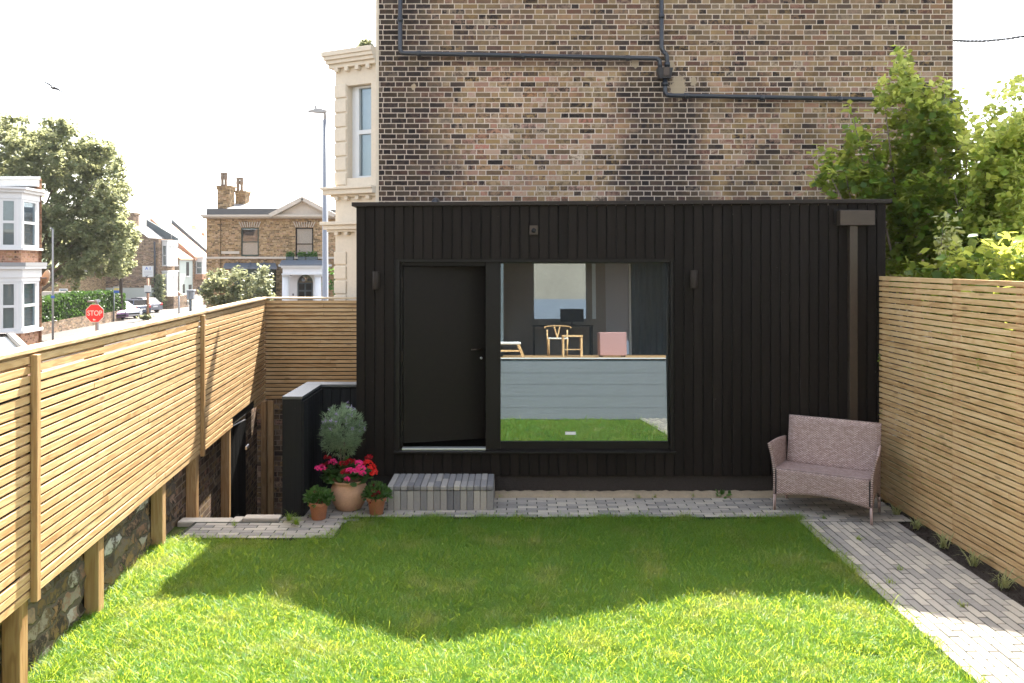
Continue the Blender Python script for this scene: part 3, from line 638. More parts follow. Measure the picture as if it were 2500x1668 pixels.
# wall lights, sensor, hopper, downpipe
for x, yy0, yy1 in ((918,663,707),(1694,660,704)):
    g = MB(); D = D0-.06; g.lathe([(.001,PZ(yy1,D)),(.036,PZ(yy1,D)),(.038,PZ(yy1,D)+.004),(.038,PZ(yy0,D)-.004),(.036,PZ(yy0,D)),(.001,PZ(yy0,D))], (PX(x,D), D, 0), 24)
    wl = g.build('wall_light', M['roof_lip'], root); g = MB(); g.box(PX(x,D)-.02, PX(x,D)+.02, D+.03, D0-.001, PZ(684,D)-.05, PZ(684,D)+.05); g.build('bracket', M['frame'], wl)
g = MB(); c = P(1303, 562, D0-.02); g.box(c.x-.045, c.x+.045, D0-.03, D0-.001, c.z-.05, c.z+.05); ms = g.build('motion_sensor', M['bronze'], root, bevel=.004)
g = MB(); g.lathe([(.001,0),(.026,0),(.024,.012),(.016,.022),(.001,.026)], (0,0,0), 20); lo = g.build('lens', M['void'], ms, local=True); lo.rotation_euler = (R(90),0,0); lo.location = Vector((c.x, D0-.031, c.z-.005))-base_off(ms)
g = MB(); D = D0-.13; g.box(PX(2052,D), PX(2136,D), D0-.13, D0-.025, PZ(550,D), PZ(514,D)); hp = g.build('rainwater_hopper', M['bronze'], root, bevel=.002)
g = MB(); g.box(PX(2046,D), PX(2115,D), D0-.02, D0-.001, PZ(545,D), PZ(510,D)); g.build('back_plate', M['frame'], hp)
g = MB(); D = D0-.09; g.box(PX(2075,D), PX(2094,D), D0-.09, D0-.02, .1, PZ(551,D)); g.build('downpipe', M['bronze'], root, bevel=.002)
# ------------------------------------------------------------------ low black screen wall
root = empty('low_wall', (-2.15, 8.6, 0), 0, 'low L shaped black boarded wall with grey top beside the flower pots', 'wall')
g = MB(); g.box(-2.25, -2.058, 8.14, 8.97, -.02, 1.15); g.box(-2.25, XL-.004, 8.971, 9.14, -.02, 1.15); g.build('wall_core', M['screen'], root, bevel=.004)
g = MB()
for k in range(8): y = 8.145+k*.1035; g.box(-2.0575, -2.04, y, min(y+.096, 8.95), .0, 1.13)
for k in range(4): x = -2.035+k*.1; g.box(x, min(x+.092, XL-.006), 8.952, 8.9695, .0, 1.13)
g.build('boards', M['screen'], root, bevel=.0015)
g = MB(); g.box(-2.252, -2.052, 8.136, 8.94, 1.151, 1.178); g.box(-2.252, XL-.004, 8.941, 9.145, 1.151, 1.178); g.build('coping', M['coping'], root, bevel=.002)
# ------------------------------------------------------------------ paver step
root = empty('door_step', (PX(1075,8.4), 8.55, 0), 0, 'grey block step of upright pavers below the black door', 'step')
sx0, sx1 = PX(945,8.34)+.0, PX(1205,8.34); k = 16; pw2 = (sx1-sx0)/k
g = MB()
for i in range(k):
    a = sx0+i*pw2; r1 = random.random()*.9; g.box(a, a+pw2-.003, 8.35+random.gauss(0,.001), 8.41, -.02, .196, r1)
g.build('riser', M['step'], root, bevel=.006, seg=2)
g = MB()
for i in range(k):
    a = sx0+i*pw2; cut = 8.345+random.choice([.2,.2,.26,.14,.3]); 
    for (p, q) in ((8.342, cut-.0015), (cut+.0015, 8.84)): g.box(a, a+pw2-.003, p, q, .199, .247+random.gauss(0,.001), random.random()*.9)
g.build('tread', M['step'], root, bevel=.010, seg=2)
g = MB(); g.box(sx0+.01, sx1-.01, 8.412, 8.84, -.02, .198); g.build('step_core', M['mortar'], root)
g = MB()
for i in range(6): g.box(sx1-.0028, sx1+.0, 8.42+i*.07, 8.487+i*.07, -.01, .195)
g.build('side_pavers', M['step'], root)
# ------------------------------------------------------------------ tall brick house
DW = 12.0; WX0, WX1 = PX(925,DW), PX(2327,DW)
shadow_edge = [(385,1441),(650,1441),(745,1462),(851,1502),(957,1528),(1064,1542),(1128,1542),(1223,1524),(1330,1503),(1415,1489),(1490,1476),(1596,1455),(1702,1441),(1968,1438),(2117,1452),(2234,1482),(2500,1540)]  # lawn shadow edge in pixels; unseen roofline below is shaped to cast it
prof = []
for x, y in shadow_edge:
    D = F*H/(y-HZ); X = PX(x, D); h = (DW-D)/.82; prof.append((X+.108*h, h))
prof[0] = (WX0, prof[0][1]); prof = [p for p in prof if p[0] < WX1-.05]; prof.append((WX1, prof[-1][1]+.25))
root = empty('tall_house', ((WX0+WX1)/2, DW+3, -2.4), 0, 'tall London stock brick house with a blank gable wall above the black garden room', 'house')
g = MB(); g.prism([(WX0, DW, -2.42), (WX1, DW, -2.42)]+[(x, DW, z) for x, z in reversed(prof)], (0, 8.5, 0)); g.build('wall', M['brick'], root)
g = MB()
for i in range(len(prof)-1):
    (xa, za), (xb, zb_) = prof[i], prof[i+1]; g.prism([(xa, DW-.03, za+.002), (xb, DW-.03, zb_+.002), (xb, DW-.03, zb_+.09), (xa, DW-.03, za+.09)], (0, 8.6, 0))
g.build('roof', M['slate'], root)
g = MB(); g.box(WX0-.05, WX0-.001, DW+.02, DW+.1, -2.4, 6.9); g.build('render_edge', M['cream'], root)
# drainpipes: one upper left run, one down to hopper, one lower right run
DP = DW-.085
def pp(x, y): return P(x, y, DP)
def bend(pts, r=.07):
    out = [Vector(pts[0])]
    for i in range(1, len(pts)-1):
        a, b, c = Vector(pts[i-1]), Vector(pts[i]), Vector(pts[i+1]); u1 = (a-b).normalized(); u2 = (c-b).normalized()
        for t in (0,.2,.4,.6,.8,1): out.append((b+u1*r*(1-t)).lerp(b+u2*r*t, t))
    out.append(Vector(pts[-1])); return out
def pipe(pts, r, collars, name='drainpipe'):
    g = MB(); g.tube(bend([pp(*q) for q in pts]), r, 14); o = g.build(name, M['pvc'], root)
    for (q, ax) in collars:
        g = MB(); c = pp(*q); d = Vector((1,0,-.03)) if ax == 'x' else Vector((0,0,1)); g.tube([c-d*.03, c+d*.03], r+.010, 14)
        g.tube([c, c+Vector((0,.085,0))], .016, 8); g.build('pipe_clip', M['pvc'], o)
pipe([(977,-60),(977,130),(1610,143),(1612,171)], .031, [((977,49),'z'),((1023,131),'x'),((1278,137),'x'),((1532,142),'x'),((977,-30),'z')])
pipe([(1615,-60),(1615,124),(1629,132),(1629,171)], .031, [((1615,40),'z'),((1629,158),'z'),((1615,-30),'z')])
pipe([(1624,190),(1624,233),(2340,247),(2341,420)], .031, [((1675,234),'x'),((1860,239),'x'),((2050,242),'x'),((1624,205),'z')])
g = MB(); a, b = pp(1603,168), pp(1641,193); zt_, zb_ = a.z, b.z
for (tx0, tx1, bx0, bx1, y0_, y1_) in ((1603,1641,1609,1637,DW-.17,DW-.02),):
    g.add([(PX(tx0,DP),y0_,zt_),(PX(tx1,DP),y0_,zt_),(PX(tx1,DP),y1_,zt_),(PX(tx0,DP),y1_,zt_),(PX(bx0,DP),y0_+.03,zb_),(PX(bx1,DP),y0_+.03,zb_),(PX(bx1,DP),y1_,zb_),(PX(bx0,DP),y1_,zb_)],
          [(0,1,2,3),(4,7,6,5),(0,4,5,1),(1,5,6,2),(2,6,7,3),(3,7,4,0)])
hop = g.build('pipe_hopper', M['pvc'], root, bevel=.003)
g = MB(); g.box(PX(1617,DP)-.0, PX(1631,DP), DW-.185, DW-.171, PZ(188,DP), PZ(168,DP)); g.build('hopper_face', M['bronze'], hop)
g = MB(); c = P(1064, 492, DW-.25); g.tube([c+Vector((0,.2,-.05)), c+Vector((0,0,.0)), c+Vector((0,-.12,-.03)), c+Vector((0,-.16,-.12))], .055, 14); g.build('vent_cowl', M['pvc'], root)
# cream bay: near corner at the brick wall, far corner at its left, so its cornices recede
DBn, DBf = 12.06, 12.42
def bp(x, y, off=0):                       # pixel on the bay's face
    t = (x-817)/(922-817); D = DBf+(DBn-DBf)*t; v = P(x, y, D); v.z = PZ(y, DBn+.15); d = Vector((PX(817,DBf)-PX(922,DBn), DBf-DBn, 0)).normalized(); nrm = Vector((-d.y, d.x, 0)); nrm = nrm if nrm.y < 0 else -nrm
    return v+nrm*off
bd = (bp(922,300)-bp(817,300)).normalized(); bn_ = Vector((bd.y, -bd.x, 0)); bn_ = bn_ if bn_.y < 0 else -bn_
def bband(gm, xa, xb, ya, yb, off, thick):  # slab on the bay face from xa to xb, rows ya..yb, proud by off, going back by thick
    p = [bp(xa,yb,off), bp(xb,yb,off), bp(xb,ya,off), bp(xa,ya,off)]; gm.prism(p, -bn_*thick)
g = MB()
bband(g, 819, 922, 162, 198, .0, .6)        # frieze
bband(g, 819, 848, 198, 462, .0, .6); bband(g, 906, 922, 198, 462, .0, .6)        # piers either side of the window
bband(g, 819, 922, 478, 560, .0, .6); bband(g, 848, 906, 434, 462, .0, .6); bband(g, 848, 906, 198, 206, .0, .6)
bband(g, 819, 922, 560, 1100, .0, .6)
bay = g.build('bay', M['cream'], root)
for y in list(range(200, 462, 36))+list(range(612, 900, 36)):                      # rusticated blocks
    g = MB(); bband(g, 817, 846.5, y+2, y+34, .022, .03); g.build('quoin_block', M['cream'], bay, bevel=.012, seg=2)
for grp in (((122,134,.16,800),(134,143,.14,803),(143,152,.11,806),(152,162,.07,809)), ((456,462,.16,797),(462,474,.13,800),(474,480,.05,812)), ((541,549,.16,797),(549,560,.12,801),(560,566,.08,806))):
    g = MB()
    for (y0_, y1_, off, xa) in grp: bband(g, xa, 922, y0_, y1_, off, off+.3)
    g.build('cornice', M['cream'], bay, bevel=.004)
for y0_, y1_ in ((160,172),(478,488),(564,574)):
    for x in (823, 847, 873, 899): g = MB(); bband(g, x, x+9, y0_, y1_, .075, .08); g.build('cornice_bracket', M['cream'], bay, bevel=.01, seg=2)
g = MB()                                    # bay window
bband(g, 857, 866, 207, 436, -.10, .08); bband(g, 899, 906, 207, 436, -.10, .08); bband(g, 866, 899, 207, 212, -.10, .08); bband(g, 866, 899, 315, 325, -.10, .08); bband(g, 866, 899, 428, 436, -.10, .08); bband(g, 848, 857, 206, 434, -.12, .1)
bw = g.build('window', M['white'], bay); g = MB(); bband(g, 866, 899, 212, 428, -.14, .006); g.build('pane', M['glass2'], bw)
g = MB(); bband(g, 848, 906, 206, 436, -.24, .02); g.build('curtain', M['curtain'], bw)
k = 900; pos = np.array([bp(random.gauss(886, 7), 121, -.05) for _ in range(k)])+rng.normal(0, 1, (k,3))*np.array([.02,.04,0])+np.array([0,0,.02]); pos[:,2] += rng.random(k)*.11
wd = scatter('weed', *OVAL, pos, rots(k), rng.random(k)*.03+.015, M['leaf_b']); tag(wd, 'grey green weeds sprouting on top of the cream bay cornice', 'weed')
# ------------------------------------------------------------------ bench
W_, Dp_ = .90, .46; ang = math.atan2(7.90-8.37, 3.401-2.647)
root = empty('wicker_bench', (2.647, 8.37, 0), ang, 'two seat brown wicker garden bench with arms by the right fence', 'bench')
def grid(name, fn, nu, nv, du, dv, mat, parent, thick=.012):
    g = MB(); vs = []; gc = []
    for i in range(nu+1):
        for j in range(nv+1):
            u, v = i/nu, j/nv; vs.append(fn(u, v)); gc.append((u*du, v*dv, 0))
    g.add(vs, [(i*(nv+1)+j, (i+1)*(nv+1)+j, (i+1)*(nv+1)+j+1, i*(nv+1)+j+1) for i in range(nu) for j in range(nv)], gc, None, True)
    o = g.build(name, mat, parent, local=True, fix=True); s = o.modifiers.new('solid', 'SOLIDIFY'); s.thickness = thick; s.offset = 0; return o
grid('seat', lambda u, v: (u*W_, .0+v*(Dp_-.03), .418-.02*math.sin(v*math.pi)*math.sin(u*math.pi)-.012*v), 20, 8, W_, Dp_, M['wicker'], root, .02)
grid('backrest', lambda u, v: (.022+u*(W_-.004), Dp_-.06+v*.10+.012*math.sin(v*3.1), .40+v*.465), 12, 12, W_, .47, M['wicker'], root, .03)
grid('apron', lambda u, v: (.012+u*(W_-.024), -.004, .418-v*(.268-.055*math.sin(u*math.pi)**1.0)), 24, 8, W_, .26, M['wicker'], root, .014)
for sx in (0, 1):
    def arm(u, v, sx=sx):
        fl = .058*max(0, (v-.4)/.6)**1.6*(1-.85*u); x = (-.004-fl) if sx == 0 else (W_+.004+fl)
        top = .665+.012*math.sin(u*math.pi); bot = .155+.09*math.sin(u*math.pi)
        return (x, -.01+u*(Dp_+.02), bot+(top-bot)*v)
    grid('armrest', arm, 10, 14, .47, .52, M['wicker'], root, .022)
    x = 0.0 if sx == 0 else W_
    for (y, lean) in ((.0, -.008), (Dp_, .02)):
        g = MB(); g.tube([(x, y, .16), (x+(.004 if sx else -.004), y+lean, .0)], [.0165, .013], 10); g.build('leg', M['wicker'], root, local=True)
    g = MB(); g.tube([(x, Dp_, .16), (x, Dp_, .5)], .014, 8); g.build('frame_tube', M['void'], root, local=True); g = MB(); g.tube([(x+(-.012 if sx else .012), -.013, .17), (x+(-.012 if sx else .012), -.013, .41)], .005, 6); g.build('frame_tube', M['void'], root, local=True)
g = MB(); g.tube([(.022, Dp_+.045, .868), (W_+.018, Dp_+.045, .868)], .017, 10); g.build('top_rail', M['wicker'], root, local=True)
# ------------------------------------------------------------------ pots and plants
def pot_big(c):
    g = MB(); g.lathe([(.10,0),(.125,.012),(.165,.08),(.186,.16),(.180,.22),(.160,.262),(.158,.27),(.176,.285),(.182,.298),(.172,.305),(.150,.29),(.02,.275)], (0,0,0), 40, wob=.004)
    o = g.build('terracotta_pot', M['terracotta_pale'], None, local=True); o.location = c; return o
def pot_small(c, s=1.0, m='terracotta'):
    g = MB(); g.lathe([(.062*s,0),(.068*s,.004),(.088*s,.135*s),(.089*s,.136*s),(.100*s,.138*s),(.104*s,.175*s),(.098*s,.178*s),(.088*s,.165*s),(.01,.16*s)], (0,0,0), 32, wob=.003)
    o = g.build('terracotta_pot', M[m], None, local=True); o.location = c; return o
cb = Vector((PX(852,8.42), 8.42, -.004)); tag(pot_big(cb), 'large round pale terracotta pot between two small pots', 'plant pot')
c1 = Vector((PX(778,8.08), 8.08, -.002)); tag(pot_small(c1, .98), 'small orange terracotta pot left of the large pot', 'plant pot')
c2 = Vector((PX(919,8.24), 8.24, -.002)); tag(pot_small(c2, .96, 'terracotta'), 'small weathered terracotta pot against the block step', 'plant pot')
def arr(l): return np.array([tuple(x) for x in l])
# lavender standard
root = empty('lavender_tree', cb+Vector((-.07,.03,.27)), 0, 'lavender standard with a round grey green head and purple flowers in the large pot', 'plant')
hc = P(835, 1052, 8.42); g = MB()
for dx in (-.012, .014): g.tube([Vector((cb.x-.07+dx, cb.y+.03, .27)), Vector((hc.x+dx*1.6, hc.y, hc.z-.12))], [.009,.007], 8)
g.build('stem', M['bark'], root)
nt_ = 380; th = rng.random(nt_)*2*math.pi; cz = rng.uniform(-1, 1, nt_); rr = .10+.11*rng.random(nt_)**.7; rr *= 1+.12*np.sin(3*th+cz*4)
dirs = np.stack([np.sqrt(1-cz**2)*np.cos(th), np.sqrt(1-cz**2)*np.sin(th), cz], 1); base = np.array(hc)+dirs*(rr*np.array(1.0))[:,None]*np.array([1,1,1.08])
def look(d, spread):                          # rotations whose local y follows d
    d = d+rng.normal(0, spread, d.shape); d /= np.linalg.norm(d, axis=1)[:,None]; a = rng.normal(0,1,d.shape); x = np.cross(d, a); x /= np.linalg.norm(x, axis=1)[:,None]; z = np.cross(x, d)
    return np.stack([x, d, z], 2)
pos = np.repeat(base, 16, 0)+rng.normal(0, .012, (nt_*16, 3)); dd = np.repeat(dirs+np.array([0,0,.5]), 16, 0)
scatter('foliage', *NEEDLE, pos, look(dd, .55), rng.random(nt_*16)*.034+.024, M['leaf_l'], root)
sel = np.where((dirs[:,2] > -.1))[0]; sel = sel[rng.random(len(sel)) < .17]
for q in sel: scatter('flower_head', *OVAL, base[q]+(dirs[q]+np.array([0,0,.6]))*.03+rng.normal(0,1,(10,3))*np.array([.005,.005,.010]), rots(10), rng.random(10)*.012+.009, M['purple'], root)
# geranium
root = empty('geranium', cb+Vector((0,0,.28)), 0, 'bushy geranium with pink, crimson and scarlet flower heads in the large pot', 'plant')
k = 260; a = rng.random(k)*2*math.pi; r_ = np.sqrt(rng.random(k))*.24; pos = np.stack([cb.x-.02+r_*np.cos(a), cb.y+r_*np.sin(a)*.8, .31+.13*(1-(r_/.24)**2)+rng.normal(0,.025,k)], 1)
GL = ([(0,.02,0)]+[(.5*math.sin(t)*(1+.08*math.cos(5*t)), .45-.5*math.cos(t)*(1+.08*math.cos(5*t)), .08*math.cos(2*t)) for t in np.linspace(.3, 2*math.pi-.3, 11)], [(0,1,2,3,4,5,6),(0,6,7,8,9,10,11)])
scatter('foliage', *GL, pos, rots(k, .6), rng.random(k)*.03+.05, M['leaf_g'], root)
g = MB()
for i in range(20):
    a = random.random()*6.28; g.tube([(cb.x, cb.y, .29), (cb.x+.15*math.cos(a), cb.y+.12*math.sin(a), .38+random.random()*.05)], .004, 5)
g.build('stem', M['leaf_g'], root)
for (x, y, D, r_, m) in [(781,1143,8.28,.052,'pink'),(812,1128,8.36,.042,'pink'),(800,1118,8.45,.035,'crimson'),(795,1137,8.4,.045,'crimson'),(838,1132,8.34,.04,'crimson'),(855,1128,8.4,.05,'crimson'),(842,1152,8.22,.04,'crimson'),
                         (880,1143,8.2,.05,'pink'),(868,1152,8.16,.046,'pink'),(853,1148,8.14,.034,'pink'),(848,1170,8.12,.024,'pink'),(885,1155,8.16,.034,'pink'),(876,1130,8.3,.035,'pink'),(898,1130,8.36,.046,'scarlet'),(908,1140,8.3,.04,'scarlet'),(912,1157,8.24,.034,'scarlet'),(900,1117,8.44,.034,'crimson'),(915,1150,8.3,.026,'scarlet')]:
    c = np.array(P(x, y, D)); k = int(60*(r_/.045)); dv = rng.normal(0,1,(k,3)); dv /= np.linalg.norm(dv,axis=1)[:,None]; dv[:,2] = np.abs(dv[:,2])*1.0-.25
    scatter('flower_head', *GL, c+dv*r_*np.array([1,1,.75]), look(np.cross(dv, rng.normal(0,1,(k,3))), .3), rng.random(k)*.008+.014, M[m], root)
# two small pot plants
for c, lab in ((c1, 'small leafy plant with dark red flowers in the left small pot'), (c2, 'small bushy plant with few maroon buds in the pot by the step')):
    root = empty('pot_plant', c+Vector((0,0,.16)), 0, lab, 'plant'); k = 620; dv = rng.normal(0,1,(k,3)); dv /= np.linalg.norm(dv,axis=1)[:,None]; dv[:,2] = np.abs(dv[:,2])
    rr = .05+.08*rng.random(k); pos = np.array(c)+np.array([0,0,.17])+dv*rr[:,None]*np.array([1,1,.95])
    scatter('foliage', *OVAL, pos, look(dv+np.array([0,0,.2]), .5), rng.random(k)*.03+.028, M['leaf_g'], root)
    cs = np.array(c)+np.array([0,0,.19])+rng.normal(0,1,(8,3))*np.array([.06,.05,.035])+np.array([0,-.05,.04])
    for q in cs: scatter('flower_head', *GL, q+rng.normal(0,.006,(8,3)), rots(8), rng.random(8)*.008+.013, M['maroon'], root)
# ------------------------------------------------------------------ tufts: planting strip, weeds in joints
def tuft(name, c, n, ln, wd, mat, spread, label, cat, group):
    root = empty(name, c, 0, label, cat, group); a = rng.random(n)*2*math.pi; lean = rng.random(n)*spread
    tv = [(-1,0,0),(1,0,0),(.9,.25,.45),(-.9,.25,.45),(.6,.62,.7),(-.6,.62,.7),(0,1.05,.62)]; tf = [(0,1,2,3),(3,2,4,5),(5,4,6)]
    Rm = rots(n, .15*spread+.05); L = ln*(.5+.6*rng.random(n)); sc = np.stack([np.full(n, wd), L*(.3+lean), L], 1)
    o = scatter('blades', tv, tf, np.array(c)+rng.normal(0, .012, (n,3))*np.array([1,1,.1]), Rm, sc, mat, root); return root
bedp = [(3.80,8.22,.15,34,'strap leaved tuft nearest the bench in the planting strip'),(3.80,7.80,.15,36,'second striped tuft out from the bench along the right fence'),(3.79,7.30,.17,44,'wide double striped tuft in the middle of the planting strip'),
        (3.80,6.86,.17,34,'upright striped tuft with a few flat pale leaves at its foot'),(3.79,6.40,.18,40,'broad arching striped tuft between middle and near end of strip'),(3.79,5.86,.16,30,'greener tuft at the right edge of the picture, nearest the viewer')]
for x, y, L, k, lab in bedp: tuft('striped_grass_plant', (x, y, -.02), k, L, .0042, M['leaf_s'], .9, lab, 'plant', 'tufts planted along the right fence')
weeds = [(2010,1266,'on the path just left of the bench'),(2098,1318,'on the path in front of the bench leg'),(2199,1392,'in a joint at mid path'),(2172,1424,'in a path joint near the lawn side'),(2350,1481,'at the sunlit shadow line on the right of the path'),(2262,1555,'on the sunny part of the path'),
         (1220,1214,'at the right side of the block step'),(1345,1213,'on the ledge right of the step'),(1420,1214,'on the ledge below the window middle'),(1560,1215,'against the ledge below the wall light'),(1597,1214,'against the ledge, two to the left of the dandelion'),(1690,1214,'on the ledge left of the dandelion'),(725,1285,'at the end of the pale kerb beside the black wall'),(572,1288,'on the pale kerb'),(760,1262,'by the left small pot'),(845,1268,'in front of the large pot'),(1243,1210,'close to the step corner'),(705,1275,'on the raised end of the pale kerb')]
for x, y, lab in weeds:
    D = F*H/(y-HZ); big = x in (725, 705); kerb = .02 if x < 740 and x > 560 else 0.0
    tuft('weed_tuft', (PX(x,D), D, kerb-.004), 70 if big else 26, .09 if big else .06, .0016 if not big else .002, M['grass'], 1.3 if big else 1.0, 'small grass weed '+lab, 'weed', 'weeds growing in the paving')
root = empty('dandelion', (PX(1765,8.82), 8.82, .0), 0, 'broad leaved green weed on the ledge left of the bench', 'weed'); k = 12
scatter('leaves', *OVAL, np.array([PX(1765,8.82),8.82,.02])+rng.normal(0,.03,(k,3))*np.array([1.4,.4,.2]), look(np.tile([.3,-.3,1.0],(k,1)),.7), rng.random(k)*.04+.05, M['leaf_h'], root)
for (x, y, lab) in ((2148,884,'high on the far end of right fence'),(2141,1006,'low at the corner of black wall and right fence'),(2404,880,'through the slats in the middle of right fence')):
    D = 8.80 if x < 2200 else 7.0; k = 9; c = np.array(P(x, y, D)); c[0] = RXf(D)-.012
    v = scatter('ivy_sprig', *LEAF, c+rng.normal(0,1,(k,3))*np.array([.008,.014,.035]), rots(k), rng.random(k)*.015+.018, M['leaf_r']); tag(v, 'small ivy sprig poking '+lab, 'ivy', 'ivy sprigs on the right fence')
# ------------------------------------------------------------------ shrubs and trees
def crown(name, parent, clumps, D0_, dD, mat, leaf, size, dens, flat=.9, seed=1):
    rg = np.random.default_rng(seed); PS = []; 
    for (x, y, r, *dd_) in clumps:
        D = (dd_[0] if dd_ else D0_)+rg.uniform(-dD, dD); rm = r/F*D; k = max(10, int(dens*(r/40.0)**2)); nb = max(2, int(k/14))
        d = rg.normal(0,1,(nb,3)); d /= np.linalg.norm(d,axis=1)[:,None]; c = np.array(P(x,y,D))+d*(rm*rg.random(nb)**.45)[:,None]*np.array([1,flat,1])
        j = rg.integers(0, nb, k); PS.append(c[j]+rg.normal(0, 1, (k,3))*max(.3*size*2, rm*.13))
    pos = np.concatenate(PS); Rm = rots(len(pos), .95)
    return scatter(name, *leaf, pos, Rm, size*(.38+1.05*rg.random(len(pos))), mat, parent)
def branches(parent, base, tips, r0, mat=None, name='branch', seed=3):
    rg = random.Random(seed); g = MB()
    for t in tips:
        b = Vector(base)+Vector((rg.uniform(-.2,.2), rg.uniform(-.2,.2), 0)); t = Vector(t); m = b.lerp(t, .5)+Vector((rg.uniform(-.15,.15), rg.uniform(-.1,.1), .1))*((t-b).length/2.5)
        pts = [b, b.lerp(m,.5)+Vector((0,0,.05)), m, m.lerp(t,.5)+Vector((rg.uniform(-.04,.04),0,0)), t]; g.tube(pts, [r0, r0*.85, r0*.6, r0*.38, r0*.14], 7)
    return g.build(name, mat or M['bark'], parent)
root = empty('leafy_shrub', (5.0, 10.6, -.03), 0, 'tall green lobed leaf shrub against the brick wall behind the black garden room', 'shrub')
C1 = [(2198,128,8),(2204,150,14),(2196,172,14),(2206,195,18),(2212,222,24),(2150,215,9),(2158,238,14),(2166,262,18),(2235,205,14),(2240,240,36),(2300,205,12),(2306,235,26),(2325,262,24),(2262,290,52),(2200,300,34),(2300,325,44),(2340,305,18),(2338,345,26),(2250,375,58),(2195,365,34),(2322,400,36),
      (2078,262,6),(2084,300,10),(2090,332,16),(2092,360,24),(2065,400,30),(2015,382,14),(1996,378,8),(2035,392,16),(2128,345,22),(2140,400,34),(2125,440,48),(2060,445,40),(2010,432,22),(1998,440,12),(2200,455,60),(2260,470,60),(2330,470,44),(2190,520,40),(2215,560,56),(2280,545,56),(2200,620,48),(2255,640,56),(2330,620,56),(2190,670,34),(2240,690,40),(2310,690,44),(2120,480,26),(2165,480,30)]
crown('foliage', root, C1, 10.3, .5, M['leaf_r'], LEAF, .092, 260, .8, 11)
branches(root, (5.1, 10.5, -.05), [P(x,y,10.3) for x,y in ((2200,140),(2158,240),(2306,220),(2085,290),(2010,395),(2340,330),(2065,430),(2250,300),(2130,360))], .035, seed=5)
for q, sh in enumerate(([(2198,126,7),(2204,150,12),(2194,172,12),(2206,198,16),(2212,225,20)],[(2150,212,9),(2160,236,12),(2168,250,14),(2176,240,12)],[(2300,205,8),(2304,222,10)])): crown('sunny_shoot', root, sh, 10.0, .06, M['leaf_y'], LEAF, .075, 260, .8, 12+q)
root = empty('leafy_shrub', (5.9, 9.6, -.03), 0, 'yellow green sunlit shrub at the right edge behind the right fence', 'shrub')
C2 = [(2492,192,7),(2480,205,12),(2466,220,10),(2488,225,12),(2452,238,12),(2436,258,14),(2424,280,14),(2402,305,14),(2388,330,18),(2376,352,18),(2412,335,16),(2360,378,20),(2395,380,30),(2445,330,18),(2480,345,40),(2500,300,20),(2440,390,40),(2490,420,60),(2400,430,46),(2350,440,34),(2430,480,56),(2500,500,60),(2360,505,50),(2410,550,60),(2480,580,60),(2350,590,50),(2430,630,56),(2500,650,60),(2370,670,40),(2460,690,44)]
C2 += [(2345,560,50),(2370,470,46),(2340,500,40),(2410,470,50),(2350,640,50),(2500,340,40),(2460,400,40),(2420,370,34),(2480,490,50),(2390,570,50),(2450,620,50),(2480,330,40),(2450,370,46),(2500,390,50),(2420,420,40),(2470,450,56),(2420,500,50),(2480,540,60),(2440,580,50),(2390,520,40),(2500,620,60),(2440,670,46),(2390,640,40)]
crown('foliage', root, C2, 9.7, .4, M['leaf_r'], LEAF, .078, 170, .8, 13); crown('sunny_foliage', root, [c for c in C2 if c[0] > 2375], 9.2, .35, M['leaf_y'], LEAF, .078, 170, .8, 14)
branches(root, (5.7, 9.6, -.05), [P(x,y,9.5) for x,y in ((2488,200),(2390,330),(2360,380),(2500,300),(2440,400),(2330,470),(2480,250))], .028, seed=8)
root = empty('variegated_shrub', (4.75, 8.9, -.03), 0, 'cream and yellow variegated shrub rising just behind the right fence top', 'shrub')
C3 = [(2304,535,12),(2316,560,16),(2300,580,16),(2322,600,16),(2306,622,14),(2410,650,12),(2425,668,16),(2395,672,14),(2470,668,14),(2492,655,12),(2448,676,12),(2350,665,10)]
crown('foliage', root, C3, 8.8, .15, M['leaf_v'], LEAF, .068, 230, .8, 15); branches(root, (4.75, 8.8, -.05), [P(x,y,8.8) for x,y in ((2304,545),(2320,600),(2410,660),(2470,670),(2495,660))], .014, seed=9)
root = empty('low_shrub', (4.6, 7.6, -.03), 0, 'dark green undergrowth seen through the gaps of the right fence', 'shrub')
C4 = []
for yy in np.arange(5.6, 9.0, .35):
    for zz_ in np.arange(.1, 2.5, .33): C4.append((1250+(4.58+.10*math.sin(yy*7+zz_*5))/yy*F, HZ+(H-zz_)/yy*F, .28*F/yy, yy))
crown('foliage', root, C4, 7.7, .1, M['leaf_r'], LEAF, .095, 75, 1, 16); branches(root, (4.7, 7.7, -.05), [Vector(t) for t in ((4.45,6.2,2.2),(4.4,7.0,2.3),(4.5,8.0,2.2),(4.45,8.6,2.0))], .012, seed=10)
# street tree at the left
root = empty('broadleaf_tree', P(64, 900, 52)*1.0, 0, 'big spreading broadleaf street tree behind the white bay window house', 'tree'); root.location.z = -2.42
rt = random.Random(4); C5 = []
outline = [(0,288),(60,296),(120,300),(180,312),(225,345),(262,352),(272,380),(300,425),(302,470),(306,510),(300,540),(330,600),(318,640),(300,665),(250,660),(180,690),(120,680),(60,680),(-60,640),(-160,560),(-190,450),(-140,340),(-60,295)]
def inside(x, y, poly):
    c = False; j = len(poly)-1
    for i in range(len(poly)):
        if (poly[i][1] > y) != (poly[j][1] > y) and x < (poly[j][0]-poly[i][0])*(y-poly[i][1])/(poly[j][1]-poly[i][1])+poly[i][0]: c = not c
        j = i
    return c
while len(C5) < 420:
    x, y = rt.uniform(-190, 330), rt.uniform(292, 690)
    if inside(x, y, outline): C5.append((x, y, rt.uniform(14, 27)))
for (x, y) in outline: C5.append((x+rt.uniform(-6,2), y+rt.uniform(0,10), 13))
crown('crown', root, C5, 52, 3.2, M['leaf_t'], QUAD, .15, 1100, 1.2, 21)
